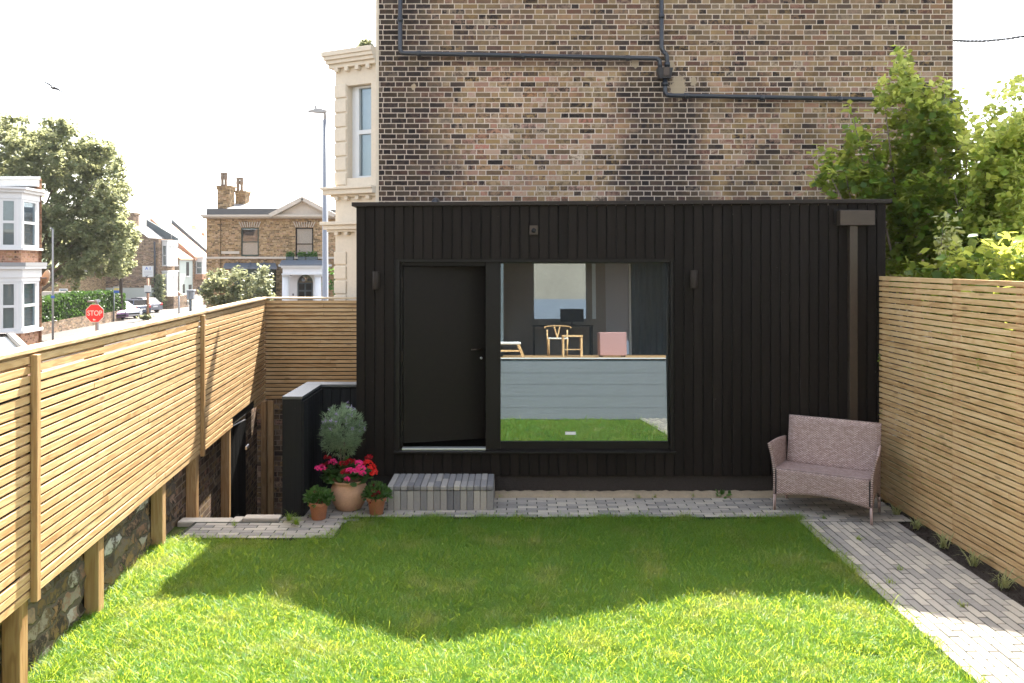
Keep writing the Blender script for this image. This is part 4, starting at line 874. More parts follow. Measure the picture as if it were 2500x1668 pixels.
g = MB(); b = root.location; g.tube([b, b+Vector((0,0,2.2)), P(70,560,52)], [.42,.34,.2], 12); g.build('trunk', M['bark'], root)
branches(root, b+Vector((0,0,2.6)), [P(x,y,52) for x,y in ((0,330),(90,320),(180,340),(260,390),(290,480),(310,600),(60,500),(200,470),(-80,420),(130,400),(250,560))], .11, seed=12)
# hedge on a low wall
HA, HB = (PX(60,54), 54.0), (PX(303,72), 72.0); hd = Vector((HB[0]-HA[0], HB[1]-HA[1], 0)); hl = hd.length; hd.normalize(); hn = Vector((hd.y, -hd.x, 0))
root = empty('clipped_hedge', (HA[0], HA[1], -2.42), 0, 'long clipped bright green hedge above the street wall left of the stop sign', 'hedge')
k = 30000; t = rng.random(k)*hl; up = rng.random(k) < .3; u_ = np.where(up, -rng.random(k)*1.3, rng.normal(0, .05, k)); zz = np.where(up, 0, 1)*(-.6-rng.random(k)*0)
top_ = -.02-.18*(t/hl)+.06*np.sin(t*1.3)+.18*((t > hl*.42)&(t < hl*.86)); bot = -1.55+0*t
z = np.where(up, top_+rng.normal(0,.04,k), bot+(top_-bot)*rng.random(k)); pos = np.stack([HA[0]+hd.x*t+hn.x*u_, HA[1]+hd.y*t+hn.y*u_, z], 1)
scatter('foliage', *QUAD, pos, rots(k), .10+rng.random(k)*.12, M['leaf_hedge'], root)
g = MB(); a = Vector((HA[0], HA[1], -.95))-hn*.75; g.beam(a, a+hd*hl, 1.2, 1.6); g.build('inner_twigs', M['leaf_hedge'], root)
root2 = MB(); a = Vector((HA[0], HA[1], -2.0))+hn*.06; root2.beam(a-hd*2, a+hd*(hl-.2), .22, .84); tag(root2.build('garden_wall', M['brick_brown']), 'low brown brick street wall under the clipped hedge', 'wall')
# bush in front of the villa
root = empty('round_bush', (PX(580,40), 40, -2.42), 0, 'large pale green bush in front of the yellow brick villa', 'bush'); C6 = []
poly = [(497,735),(500,690),(512,665),(540,655),(575,660),(600,668),(650,660),(662,690),(664,760),(600,780),(500,780)]
while len(C6) < 90:
    x, y = rt.uniform(490, 670), rt.uniform(652, 785)
    if inside(x, y, poly): C6.append((x, y, rt.uniform(8, 16)))
crown('foliage', root, C6, 41, 1.0, M['leaf_b'], QUAD, .13, 800, 1.4, 23); g = MB(); g.tube([Vector((PX(580,41),41,-2.42)), Vector((PX(585,41),41,0))], [.12,.05], 8); g.build('stem', M['bark'], root)
root = empty('round_bush', (PX(812,44), 44, -2.42), 0, 'small green bush between street lamp and cream bay', 'bush')
crown('foliage', root, [(812,665,8),(808,690,12),(814,715,13),(800,700,9),(806,740,14)], 44, .5, M['leaf_h'], QUAD, .12, 900, 1, 24); g = MB(); g.tube([Vector((PX(810,44),44,-2.42)), Vector((PX(810,44),44,.6))], [.08,.03], 8); g.build('stem', M['bark'], root)
# ------------------------------------------------------------------ yellow brick villa
DV = 47.0
def fb(g, x0, x1, y0, y1, D, dep, rnd=None): return g.box(PX(x0,D), PX(x1,D), D, D+dep, PZ(y1,D), PZ(y0,D), rnd)
root = empty('brick_villa', (PX(680,DV), DV+4, -2.42), 0, 'yellow brick villa with pediment, white columned porch and two chimneys', 'house')
wins = [(588,632,556,626),(721,765,556,636)]
g = MB(); xs = [504,588,632,721,765,900]
for i in range(5):
    a, b = xs[i], xs[i+1]
    if (a, b) in ((588,632),(721,765)): fb(g, a, b, 530, 556, DV, .3); fb(g, a, b, 626 if a == 588 else 636, 860, DV, .3)
    else: fb(g, a, b, 530, 860, DV, .3)
g.build('wall', M['brick_far'], root)
g = MB(); fb(g, 504, 900, 531, 860, DV+.35, 8); g.build('house_core', M['brick_far'], root)
g = MB(); fb(g, 504, 537, 532, 860, DV-.12, .119); g.build('corner_pier', M['brick_far'], root)
g = MB(); fb(g, 489, 900, 524, 529, DV-.55, .8); fb(g, 494, 900, 529, 533, DV-.35, .6); g.build('cornice', M['stone_pale'], root)
g = MB(); fb(g, 504, 715, 509.5, 524, DV-.2, .4); fb(g, 800, 900, 513, 524, DV-.2, .4); g.build('parapet', M['coping'], root)
g = MB(); D = DV+.4
g.prism([P(552,512,D), P(900,512,D), P(900,492,D+3)+Vector((3,0,0)), P(562,492,D+3)], (0,0,-.15)); g.build('roof', M['slate2'], root)
g = MB(); g.prism([P(668,526,DV-.3), P(812,526,DV-.3), P(740,488,DV-.3)], (0,.3,0)); g.build('pediment', M['stone_pale'], root)
g = MB(); g.beam(P(661,527,DV-.45), P(741,485,DV-.45), .5, .22, (0,0,1)); g.beam(P(819,527,DV-.45), P(739,485,DV-.45), .5, .22, (0,0,1)); g.build('raking_cornice', M['stone_pale'], root)
g = MB(); fb(g, 504, 900, 627, 632, DV-.14, .135); g.build('string_course', M['stone_pale'], root)
for (x0, x1, y0, y1) in wins:
    g = MB(); D = DV+.08
    fb(g, x0, x0+3.5, y0, y1, D, .06); fb(g, x1-3, x1, y0, y1, D, .06); fb(g, x0+3.5, x1-3, y0, y0+3, D, .06); fb(g, x0+3.5, x1-3, y1-4, y1, D, .06); fb(g, x0+3.5, x1-3, (y0+y1)/2-1.2, (y0+y1)/2+1.2, D, .06)
    wn = g.build('window', M['green_dark'] if x0 == 588 else M['frame'], root); g = MB(); fb(g, x0+3.5, x1-3, y0+3, y1-4, D+.04, .01); g.build('pane', M['glass2'], wn)
    g = MB(); fb(g, x0, x1, y0 if x0 > 700 else (y0+y1)/2+1, y1, D+.14, .02); g.build('curtain', M['curtain'], wn)
    if x0 == 588: g = MB(); fb(g, x0, x1, y0, (y0+y1)/2+1, D+.16, .02); g.build('dark_room', M['void'], wn)
    g = MB(); 
    for q in range(9):
        t = (q-4)/4.0; a = P((x0+x1)/2+t*20, y0-1, DV-.02); b = P((x0+x1)/2+t*26, y0-14, DV-.02); g.beam(a, b, .04, .1, (0,1,0))
    g.build('brick_arch', M['stone_pale'], wn)
g = MB(); fb(g, 540, 584, 613.5, 620, DV-.03, .029); g.build('street_name_plate', M['stone_pale'], root)
g = MB(); D = DV-.8; g.prism([P(545,652,D), P(676,652,D), P(672,642,D+.75), P(549,642,D+.75)], (0,0,-.12)); aw = g.build('bay_roof', M['lead'], root)
g = MB()
for x in (576, 607, 640): g = MB(); g.beam(P(x,652,D-.01), P(x+4,641,D+.74), .06, .06); g.build('lead_roll', M['lead'], aw)
g = MB(); fb(g, 572, 665, 654, 860, DV-.7, .68); g.build('bay', M['green_dark'], root)
D = DV-1.9
g = MB(); fb(g, 680, 792, 646, 651, D, 1.9); fb(g, 686, 786, 651, 655, D+.1, 1.75); fb(g, 690, 784, 655, 668, D+.2, 1.65); fb(g, 687, 788, 668, 671, D+.1, 1.78)
po = g.build('porch', M['porch'], root)
g = MB(); g.prism([P(682,646,D-.02), P(791,646,D-.02), P(785,635,D+.9), P(688,635,D+.9)], (0,0,-.06)); g.build('porch_roof', M['lead'], po)
for x in (697.5, 776):
    g = MB(); g.tube([P(x,671,D+.45), Vector((PX(x,D+.45), D+.45, -2.42))], [.19,.22], 16); g.build('column', M['porch'], po)
    g = MB(); fb(g, x-9, x+9, 671.5, 675, D+.2, .5); g.build('capital', M['porch'], po)
g = MB(); Dw = DV-.25; fb(g, 702, 725, 671, 860, Dw, .24); fb(g, 764, 775, 671, 860, Dw, .24)
vs = []; cx_, r_ = 744.5, 19.5
for q in range(12):
    a0_, a1_ = math.pi*q/12, math.pi*(q+1)/12; g.prism([P(cx_-r_*math.cos(a0_), 690-r_*math.sin(a0_), Dw), P(cx_-r_*math.cos(a1_), 690-r_*math.sin(a1_), Dw), P(cx_-r_*math.cos(a1_), 669, Dw), P(cx_-r_*math.cos(a0_), 669, Dw)], (0,.24,0))
g.build('arch_surround', M['porch'], po)
g = MB(); fb(g, 726, 763, 690, 860, DV-.1, .06); dr = g.build('door', M['grey_dark'], root); g = MB()
for x in (730, 747):
    for y in (693, 712): fb(g, x, x+13, y, y+15, DV-.12, .015)
g.build('door_panel', M['frame'], dr); g = MB(); fb(g, 727, 762, 671, 688, DV-.06, .02); g.build('fanlight', M['glass2'], root)
g = MB(); c = P(741, 672, DV-.6); g.tube([c, c+Vector((0,0,-.18))], .015, 6); g.lathe([(.02,-.36),(.09,-.33),(.1,-.2),(.04,-.17)], c, 10); g.build('porch_lantern', M['galv'], po)
g = MB(); fb(g, 714, 717, 717, 722, Dw-.03, .029); g.build('entry_bell', M['ink'], po)
for (x0, x1, x2, x3, y0, y1, yp, pots, pd) in ((527,564,531,561,453,508,420,[(543,4.5),(551,4.5)],0.0),(572,601,575,599,466,494,432,[(581,4.5),(590,4.5)],1.2)):
    D = DV+1.2+pd; g = MB(); fb(g, x2, x3, y0+8, y1+6, D, .8); fb(g, x0+1.5, x1-1.5, y0+3, y0+10, D-.06, .92); fb(g, x0, x1, y0, y0+3.5, D-.1, 1.0); ch = g.build('chimney', M['brick_far'], root)
    for (xp, rp) in pots:
        g = MB(); r_ = rp/F*D; b = P(xp, y0+1, D+.5); hgt = PZ(yp,D)-PZ(y0,D); g.lathe([(r_*1.1,0),(r_*.8,.08),(r_*.75,hgt*.45),(r_*1.05,hgt*.5),(r_*1.0,hgt*.75),(r_*.8,hgt*.8),(r_*1.05,hgt*.84),(r_*1.0,hgt),(r_*.5,hgt)], b, 14); g.build('chimney_pot', M['buff_clay'], ch)
for (x0, x1, lab) in ((698,715,'left of the tall window'),(727,745,'below the tall window'),(748,773,'the widest, right of centre')):
    D = DV-1.0; root = empty('window_box', (PX((x0+x1)/2,D), D, PZ(636,D)), 0, 'grey planter of green plants on the villa porch roof, '+lab, 'planter', 'planters on the porch roof')
    g = MB(); fb(g, x0, x1, 627, 635.5, D, .3); g.build('box', M['grey_dark'], root); k = 240
    pos = np.stack([rng.uniform(PX(x0,D), PX(x1,D), k), D+.15+rng.normal(0,.08,k), PZ(626,D)+np.abs(rng.normal(0,.1,k))], 1); scatter('plants', *QUAD, pos, rots(k), rng.random(k)*.07+.05, M['leaf_h'], root)
# ------------------------------------------------------------------ white and red bay house at the left
DL = [24.6, 25.4, 26.6]                   # depths at the bay's bend points
bx = [-90, 52, 96]                        # bend points on screen
root = empty('bay_house', (PX(20,26), 26, -2.42), 0, 'red brick end house with white two storey bay windows at the left edge', 'house')
S26 = F/26.6
def zz(y): return H+(HZ-y)/S26            # heights measured on the right end of the bay
b0, b1, b2 = [Vector((PX(bx[i],DL[i]), DL[i], 0)) for i in range(3)]
s1 = (b1-b0).normalized(); s2 = (b2-b1).normalized(); n1 = Vector((s1.y,-s1.x,0)); n2 = Vector((s2.y,-s2.x,0))
def bayband(g, y0, y1, off, mat=None):    # solid band round the bay
    bis = (n1+n2).normalized(); q = [b0+n1*off, b1+bis*off*1.02, b2+n2*off+s2*off*.5, b2+s2*off*.5+Vector((-.75,1.1,0)), b0+Vector((-.6,1.6,0))]
    g.prism([Vector((p.x,p.y,zz(y1))) for p in q], (0,0,zz(y0)-zz(y1)))
g = MB(); bayband(g, 470, 812, -.14); g.build('bay_core', M['curtain'], root)
for (y0, y1, off, m, nm) in ((466,471,.22,'white','cornice'),(471,478,.12,'white','cornice'),(478,493,.02,'white','fascia'),(607,612,.10,'white','window_sill'),(612,641,-.02,'brick_red','brick_band'),(641,650,.20,'slate','bay_lead'),(650,656,.18,'white','cornice'),(656,676,.06,'white','fascia'),(676,686,.02,'white','fascia'),(800,806,.10,'white','window_sill'),(806,1100,-.02,'brick_red','brick_base')):
    g = MB(); bayband(g, y0, y1, off); g.build(nm, M[m], root)
g = MB(); a = b2+Vector((-.05,.05,0)); xr_ = PX(104,26.7); g.prism([(a.x-9,a.y+.9,-2.42),(a.x-.9,a.y+.9,-2.42),(a.x-.05,a.y,-2.42),(xr_,a.y,-2.42),(xr_-3.8,a.y+6,-2.42),(a.x-9,a.y+6,-2.42)], (0,0,zz(436)+2.42)); g.build('wall', M['brick_red'], root)
g = MB(); q = PX(112,26.5); g.prism([(q-10,26.2,zz(440)),(q,26.2,zz(440)),(q-4.2,33,zz(440)),(q-10,33,zz(440))], (0,0,zz(434)-zz(440))); g.prism([(q-10,26.35,zz(456)),(q-.12,26.35,zz(456)),(q-4.3,33,zz(456)),(q-10,33,zz(456))], (0,0,zz(440)-zz(456))); g.build('eaves', M['white'], root)
g = MB(); g.add([(q-12,26.3,zz(433)),(q-.1,26.3,zz(433)),(q-4.2,33,zz(420)),(q-12,29,zz(360))], [(0,1,2,3)]); g.build('roof', M['slate2'], root)
def bwin(seg, t0, t1, y0, y1, tr):        # one white framed window on bay face seg
    A, B, n_ = ((b0,b1,n1),(b1,b2,n2))[seg]; d = (B-A).normalized(); L = (B-A).length
    def bx_(gm, ta, tb, ya, yb, o0, o1):
        p, q = A.lerp(B, ta), A.lerp(B, tb); gm.prism([Vector((p.x,p.y,zz(yb)))+n_*o0, Vector((q.x,q.y,zz(yb)))+n_*o0, Vector((q.x,q.y,zz(ya)))+n_*o0, Vector((p.x,p.y,zz(ya)))+n_*o0], n_*(o1-o0))
    f = .09/L; g = MB(); bx_(g, t0, t0+f, y0, y1, -.06, .0); bx_(g, t1-f, t1, y0, y1, -.06, .0); bx_(g, t0+f, t1-f, y0, y0+5, -.06, .0); bx_(g, t0+f, t1-f, y1-7, y1, -.06, .0); bx_(g, t0+f, t1-f, tr-3, tr+3, -.06, .0)
    wn = g.build('window', M['white'], root); g = MB(); bx_(g, t0+f, t1-f, y0+5, y1-7, -.045, -.035); g.build('pane', M['glass2'], wn)
for (y0, y1, tr) in ((493.5,607,547),(686.5,800,743)):
    bwin(1, .07, .86, y0, y1, tr); bwin(0, .62, .93, y0, y1, tr); bwin(0, .25, .56, y0, y1, tr)
    g = MB()
    for (A, B, n_, t) in ((b0,b1,n1,.965),(b1,b2,n2,.03),(b0,b1,n1,.59),(b0,b1,n1,.2)):
        p = A.lerp(B, t); g.obox(Vector((p.x,p.y,zz((y0+y1)/2)))+n_*(-.03), (B-A).normalized()*.09, n_*.05, (0,0,(zz(y0)-zz(y1))/2-.002))
    g.obox(Vector((b2.x,b2.y,zz((y0+y1)/2)))-s2*.12-n2*.05, s2*.11, n2*.05, (0,0,(zz(y0)-zz(y1))/2-.002)); g.build('window_post', M['white'], root)
g = MB(); c = P(113, 679, 27.2); g.lathe([(.02,-.06),(.16,-.04),(.27,.02),(.265,.03),(.02,-.03)], (0,0,0), 20); o = g.build('satellite_dish', M['dish'], root, local=True); o.location = c-base_off(root); o.rotation_euler = (R(75),0,R(-35))
g = MB(); g.tube([c+Vector((-.3,0,0)), c+Vector((0,0,0))], .025, 6); g.build('dish_arm', M['galv'], o) if False else g.build('dish_arm', M['galv'], root)
root = empty('porch_canopy', (PX(20,18), 18, -2.42), 0, 'grey framed glazed canopy roof poking above the left fence', 'canopy')
g = MB(); a, b, c, d = P(-60,822,17), P(28,820,17), P(72,862,15.5), P(-60,862,15.5); g.prism([a, b, c, d], (0,0,-.03)); g.build('glazing', M['curtain'], root)
g = MB()
for (p, q) in ((a,b),(b,c),(P(-16,822,17),P(10,862,15.5))): g.beam(p+Vector((0,0,.02)), q+Vector((0,0,.02)), .10, .06)
g.build('frame', M['stone_pale'], root); g = MB(); g.beam(b+Vector((-.08,-.02,.03)), c+Vector((-.12,0,.03)), .05, .05); g.beam(a+Vector((0,-.1,.03)), b+Vector((-.08,-.1,.03)), .05, .05); g.build('seal', M['frame'], root)
g = MB(); g.box(PX(-60,17), PX(26,17), 17.1, 17.2, -2.42, b.z-.05); g.build('back_wall', M['brick_red'], root)
# ------------------------------------------------------------------ street furniture
def street_lamp(x, ytop, D, label):
    root = empty('street_lamp', (PX(x,D), D, -2.42), 0, label, 'street lamp'); zt = PZ(ytop+30,D); X = PX(x,D)
    g = MB(); g.tube([(X,D,-2.42),(X,D,-.8),(X,D,-.78),(X,D,zt)], [.14,.13,.115,.085], 14); g.build('pole', M['galv'], root)
    g = MB(); g.tube([(X,D,zt),(X-.01,D,zt+.22),(X-.05,D,zt+.28)], [.05,.055,.05], 12); g.build('bracket', M['lamp'], root)
    g = MB(); s = D/F
    g.prism([(X+.06,D-.11,zt+.33),(X+.02,D-.12,zt+.24),(X-.12,D-.13,zt+.22),(X-.62,D-.12,zt+.27),(X-.66,D-.08,zt+.32),(X-.5,D-.1,zt+.34),(X-.3,D-.1,zt+.40),(X-.1,D-.1,zt+.38)], (0,.24,0)); hd_ = g.build('lamp_head', M['lamp'], root, bevel=.02, seg=2)
    g = MB(); g.lathe([(.045,0),(.05,.02),(.042,.13),(.02,.14)], (X-.35,D,zt+.385), 12); g.build('photocell', M['lamp'], hd_)
street_lamp(794, 262, 30, 'tall grey street lamp post between the villa and the cream bay')
DS = 34.6; root = empty('stop_sign', (PX(233,DS), DS, -2.42), 0, 'red octagonal STOP sign on a grey post beyond the left fence', 'traffic sign')
c = P(233, 765, DS); g = MB(); r_ = .377
def octo(gm, r, y0, y1): gm.prism([(c.x+r*math.cos(R(22.5+45*i)), y0, c.z+r*math.sin(R(22.5+45*i))) for i in range(8)], (0,y1-y0,0))
octo(g, r_/math.cos(R(22.5)), DS-.055, DS-.052); fc = g.build('sign_border', M['white'], root)
g = MB(); octo(g, (r_-.022)/math.cos(R(22.5)), DS-.0585, DS-.0555); g.build('sign_face', M['red'], root)
g = MB(); octo(g, r_/math.cos(R(22.5)), DS-.0515, DS-.045); g.build('sign_back', M['galv'], root)
def lettering(s, size, at, mat, parent, sx=1, name='lettering'):
    me = text_mesh(s, size); me.materials.append(mat); o = link(bpy.data.objects.new(name, me), parent); o.location = Vector(at)-base_off(parent); o.rotation_euler = (R(90),0,0); o.scale = (sx,1,1); return o
lettering('STOP', .30, (c.x, DS-.062, c.z+.0), M['white'], root, .86)
g = MB()
for (dx, dz, a_, b_) in ((-.05,-.25,.025,.02),(-.012,-.262,.018,.016),(.03,-.268,.025,.01),(-.045,-.285,.02,.012),(.0,-.285,.02,.01)): g.obox((c.x+dx, DS-.0605, c.z+dz), (a_,0,0), (0,.001,0), (.004,0,b_))
g.build('sticker', M['graffiti'], root)
X = c.x+.06; g = MB(); g.box(X-.05, X+.05, DS-.04, DS+.06, -2.42, c.z+.47); g.build('post', M['galv'], root)
g = MB(); g.box(X-.3, X+.09, DS-.2, DS+.12, c.z+.47, c.z+.53); g.box(X-.02, X+.09, DS-.2, DS+.12, c.z+.531, c.z+.56); g.build('lamp_hood', M['galv'], root)
def post(name, x, y0, D, r, mat, label, cat, extra=None):
    root = empty(name, (PX(x,D), D, -2.42), 0, label, cat); g = MB(); X = PX(x,D); g.tube([(X,D,-2.42),(X,D,PZ(y0,D))], [r*1.05, r], 10); g.build('post', mat, root); return root
r_ = post('sign_post', 129, 560, 48, .055, M['lamp'], 'grey street post with a small blue sign in front of the hedge', 'sign'); g = MB(); fb(g, 124, 133, 722, 728, 47.9, .02); g.build('blue_plate', M['blue'], r_)
g = MB(); g.beam(P(129,560,48), P(122,556,48), .05, .05); g.build('lamp_arm', M['galv'], r_)
r_ = post('telegraph_pole', 295, 500, 71, .14, M['pole'], 'dark wooden telegraph pole at the right end of the hedge', 'pole')
r_ = post('bus_stop', 278, 700, 69, .05, M['galv'], 'bus stop post with a blue and yellow panel at the hedge end', 'sign')
g = MB(); fb(g, 277, 290, 700, 704, 68.9, .05); g.build('header', M['lamp'], r_); g = MB(); fb(g, 278, 290, 704, 709, 68.9, .04); g.build('yellow_band', M['yellow'], r_); g = MB(); fb(g, 278, 290, 709, 716, 68.9, .04); g.build('blue_panel', M['blue'], r_)
r_ = post('sign_post', 361, 680, 70, .10, M['rust'], 'rusty brown post with a blank white board and black arrow at the kerb', 'sign')
g = MB(); fb(g, 352, 368, 697, 713, 69.85, .04); g.build('white_board', M['white'], r_); g = MB(); fb(g, 355, 367, 713, 716, 69.85, .04); g.build('black_strip', M['ink'], r_)
a = P(362,672,69.8); g = MB(); g.beam(a, P(357,677,69.8), .03, .06, (0,1,0)); g.beam(P(356.5,677,69.8), P(356.5,672.5,69.8), .03, .05, (0,1,0)); g.beam(P(356.5,677.2,69.8), P(361,677.2,69.8), .03, .05, (0,1,0)); g.build('arrow', M['ink'], r_)
k = 400; scatter('weeds_at_foot', *QUAD, np.array([PX(358,70),69.8,-2.3])+np.abs(rng.normal(0,.18,(k,3)))*np.sign(rng.normal(0,1,(k,3)))*np.array([1.2,.5,.5])+np.array([0,0,.2]), rots(k), rng.random(k)*.1+.08, M['leaf_b'], r_)
r_ = post('sign_post', 437, 717, 66, .055, M['galv'], 'plain grey post on the pavement before the row of houses', 'post'); g = MB(); g.tube([(PX(437,66),66,PZ(722,66)),(PX(437,66),66,PZ(714,66))], .09, 8); g.build('cap', M['rust'], r_)
DT = 78; root = empty('equipment_cabinet', (PX(465,DT), DT, -2.42), 0, 'blue grey box on a stout post before the grey house', 'cabinet')
g = MB(); fb(g, 456, 462, 712, 731, DT, .4); fb(g, 464, 472, 712, 731, DT, .4); fb(g, 455, 473, 708, 712, DT-.1, .6); g.build('box', M['galv'], root, bevel=.03); g = MB(); g.tube([(PX(463,DT),DT+.2,-2.42),(PX(463,DT),DT+.2,PZ(731,DT))], .12, 8); g.build('post', M['grey_dark'], root)
# ------------------------------------------------------------------ cars
def car(name, c, rz, paint, label, estate=False):
    root = empty(name, c, rz, label, 'car', 'cars parked beyond the hedge'); L, Wd = 4.3, 1.78
    lo = [(-2.15,.32),(-2.12,.75),(-2.0,.95),(1.0,.95),(1.75,.82),(2.08,.68),(2.15,.45),(2.12,.25),(-2.1,.25)]
    rf = [(-1.95 if estate else -1.75,.95),(-1.75 if estate else -1.2,1.42),(-.2,1.48),(.35,1.42),(1.15,.94)]
    g = MB(); g.prism([(x,-Wd/2,z) for x,z in lo], (0,Wd,0)); b = g.build('body', paint, root, bevel=.07, seg=3, local=True)
    g = MB()
    def tap(x, z): return Wd/2-.04-(.16*(z-.94)/.5)
    n_ = len(rf); vs = [(x,-tap(x,z),z) for x,z in rf]+[(x,tap(x,z),z) for x,z in rf]; g.add(vs, [tuple(range(n_)), tuple(range(2*n_-1,n_-1,-1))]+[(i,i+n_,(i+1)%n_+n_,(i+1)%n_) for i in range(n_)]); g.build('cabin_glass', M['frame'], root, local=True)
    g = MB(); g.prism([(-1.72 if estate else -1.18,-.66,1.435),(.33,-.66,1.43),(-.2,-.66,1.50)], (0,1.32,0)); 
    for sy in (-1, 1):
        for (xa, za, xb, zb2) in ((rf[0][0],.95,rf[1][0],1.42),(-.1,.95,-.15,1.47),(1.15,.94,.35,1.42)): g.beam((xa, sy*tap(0,za), za), (xb, sy*tap(0,zb2), zb2), .07, .07, (1,0,0))
        g.beam((rf[1][0], sy*.74, 1.43), (.35, sy*.74, 1.43), .05, .06)
    g.build('roof', paint, root, local=True)
    for x in (-1.35, 1.35):
        for sy in (-1, 1):
            g = MB(); g.tube([(x, sy*(Wd/2-.2), .32), (x, sy*(Wd/2+.01), .32)], .32, 18); wl = g.build('wheel', M['rubber'], root, local=True)
            g = MB(); g.tube([(x, sy*(Wd/2+.0), .32), (x, sy*(Wd/2+.02), .32)], .2, 12); g.build('rim', M['galv'], wl, local=True)
    for sy in (-1, 1):
        g = MB(); g.box(1.98, 2.14, sy*.72-.16, sy*.72+.16, .60, .74); g.build('headlight', M['chrome'], root, local=True, bevel=.02)
        g = MB(); g.box(-2.15, -2.03, sy*.74-.14, sy*.74+.14, .72, .94); g.build('tail_light', M['tail'], root, local=True, bevel=.02)
    g = MB(); g.box(2.13, 2.165, -.6, .6, .38, .52); g.build('grille', M['frame'], root, local=True)
    g = MB(); g.box(-2.19, -2.14, -.26, .26, .56, .67); g.build('number_plate', M['white'], root, local=True)
    return root
PW = plain('white_car_paint', (.62,.63,.65), .3, .1, .03); PN = plain('navy_car_paint', (.025,.035,.06), .25, .3, .05); PG = plain('grey_car_paint', (.14,.14,.16), .3, .4, .05); PP = plain('purple_car_paint', (.10,.04,.10), .3, .3, .05)
car('parked_car', (PX(287,73.5), 73.5, -2.42), R(-28), PW, 'white hatchback parked nose to the road at the end of the hedge')
car('parked_car', (PX(311,77.5), 77.5, -2.42), R(152), PN, 'navy estate car parked with its tail to the road', True)
car('parked_car', (PX(343,82), 82, -2.42), R(152), PG, 'grey saloon parked furthest right beside the house wall')
car('parked_car', (PX(252,71), 71, -2.42), R(-28), PP, 'dark purple car mostly hidden behind the hedge end')
# ------------------------------------------------------------------ terrace beyond
XS = -37.4
root = empty('gable_house', (XS-4, 90, -2.42), 0, 'brown brick end of terrace house with pale painted lower wall and white bays', 'house')
DA, DA2 = 88.0, 92.2
def Q(x, y): return P(x, y, DA)
g = MB(); g.prism([(PX(150,DA),DA,-2.42),(XS,DA,-2.42),(XS,DA,PZ(583,DA)),(PX(362,DA),DA,PZ(582,DA)),Q(321,551),(PX(285,DA),DA,PZ(551,DA)),(PX(190,DA),DA,PZ(610,DA)),(PX(150,DA),DA,PZ(612,DA))], (0,4.2,0)); g.build('wall', M['brick_brown'], root)
g = MB(); fb(g, 188, 386.2, 703, 755, DA-.05, .045); g.build('painted_lower_wall', M['pale_wall'], root)
g = MB(); g.prism([Q(321,549.5), Q(362.5,580.5), Q(362.5,582.5), Q(321,551.5)], (0,4.2,0)); g.build('roof', M['slate2'], root)
g = MB(); a = Vector((PX(321,DA)-.3,DA2,PZ(551,DA)+.9)); b = Vector((PX(362,DA)+1.4,DA2,PZ(583,DA)+.2)); g.prism([a, b, b-Vector((0,0,.9)), a-Vector((0,0,1.0))], (0,.3,0)); g.build('party_wall', M['grey_dark'], root)
g = MB(); fb(g, 302, 325, 524, 562, DA-.02, 1.4); fb(g, 300, 327, 519, 524, DA-.1, 1.6); g.build('chimney', M['brick_brown'], root)
g = MB(); fb(g, 347, 375, 649, 677, DA-.12, .07); sg = g.build('wall_sign', M['stone_pale'], root); g = MB(); fb(g, 348.2, 373.8, 650.2, 675.8, DA-.13, .008); g.build('sign_face', M['white'], sg)
lettering('A I', .42, P(361, 656, DA-.15), M['blue'], root, 1.2)
g = MB(); 
for y in (662, 665.5, 669): fb(g, 351, 371, y, y+.9, DA-.145, .01)
g.build('sign_text_line', M['lamp'], sg)
g = MB(); g.tube([P(377,590,DA-.15), P(378,640,DA-.15), P(377,738,DA-.15)], .09, 8); g.build('drainpipe', M['pvc'], root)
def street_bay(root, D1, D2, h0, h1, hm=None, off=.55):
    g = MB(); g.box(XS+.01, XS+off-.03, D1+.25, D2-.25, h0, h1); by = g.build('bay', M['curtain'], root)
    g = MB(); g.box(XS+.01, XS+off+.12, D1, D2, h1, h1+.14); g.box(XS+.01, XS+off+.03, D1+.1, D2-.1, h1-.5, h1); g.box(XS+.01, XS+off+.05, D1+.1, D2-.1, h0-.14, h0)
    for t in (0, .36, .66, 1): d = D1+.16+(D2-D1-.42)*t; g.box(XS+off-.10, XS+off, d, d+.12, h0, h1-.5)
    m_ = (h0+h1-.5)/2; g.box(XS+off-.09, XS+off-.002, D1+.2, D2-.2, m_-.05, m_+.05); g.box(XS+.02, XS+off-.1, D1+.12, D1+.22, m_-.05, m_+.05)
    g.box(XS+off-.12, XS+off-.02, D1+.12, D1+.24, h0, h1-.5); g.box(XS+.02, XS+.12, D1+.12, D1+.24, h0, h1-.5)
    w_ = g.build('bay_window', M['white'], root); g = MB(); g.box(XS+off-.075, XS+off-.06, D1+.3, D2-.3, h0, h1-.5); g.box(XS+.12, XS+off-.12, D1+.17, D1+.19, h0, h1-.5); g.build('pane', M['glass2'], w_)
street_bay(root, 88.7, 91.8, PZ(647,90), PZ(590,90)); street_bay(root, 88.7, 91.8, PZ(723,90), PZ(664,90))
k = 1600; pos = np.stack([XS+.3+rng.normal(0,.25,k)-.2, DA-.15+rng.normal(0,.12,k), -2.2+rng.random(k)**1.3*3.4], 1); iv = scatter('ivy', *QUAD, pos, rots(k), rng.random(k)*.14+.1, M['leaf_b']); tag(iv, 'column of ivy climbing the corner of the brown brick terrace house', 'ivy')
root = empty('roof_aerial', P(419,585,91), 0, 'tall television aerial above the brown brick house', 'aerial')
g = MB(); g.tube([P(418,582,91), P(420,511,91)], .035, 6); g.build('mast', M['galv'], root); g = MB(); g.tube([P(407,511,91), P(431,513,91)], .025, 6)
for x in range(410, 432, 4): g.tube([P(x,508.5,91), P(x,514.5,91)], .014, 4)
g.build('elements', M['galv'], root)
root = empty('grey_house', (XS-4, 95, -2.42), 0, 'grey green rendered house with tiled roof in the terrace', 'house')
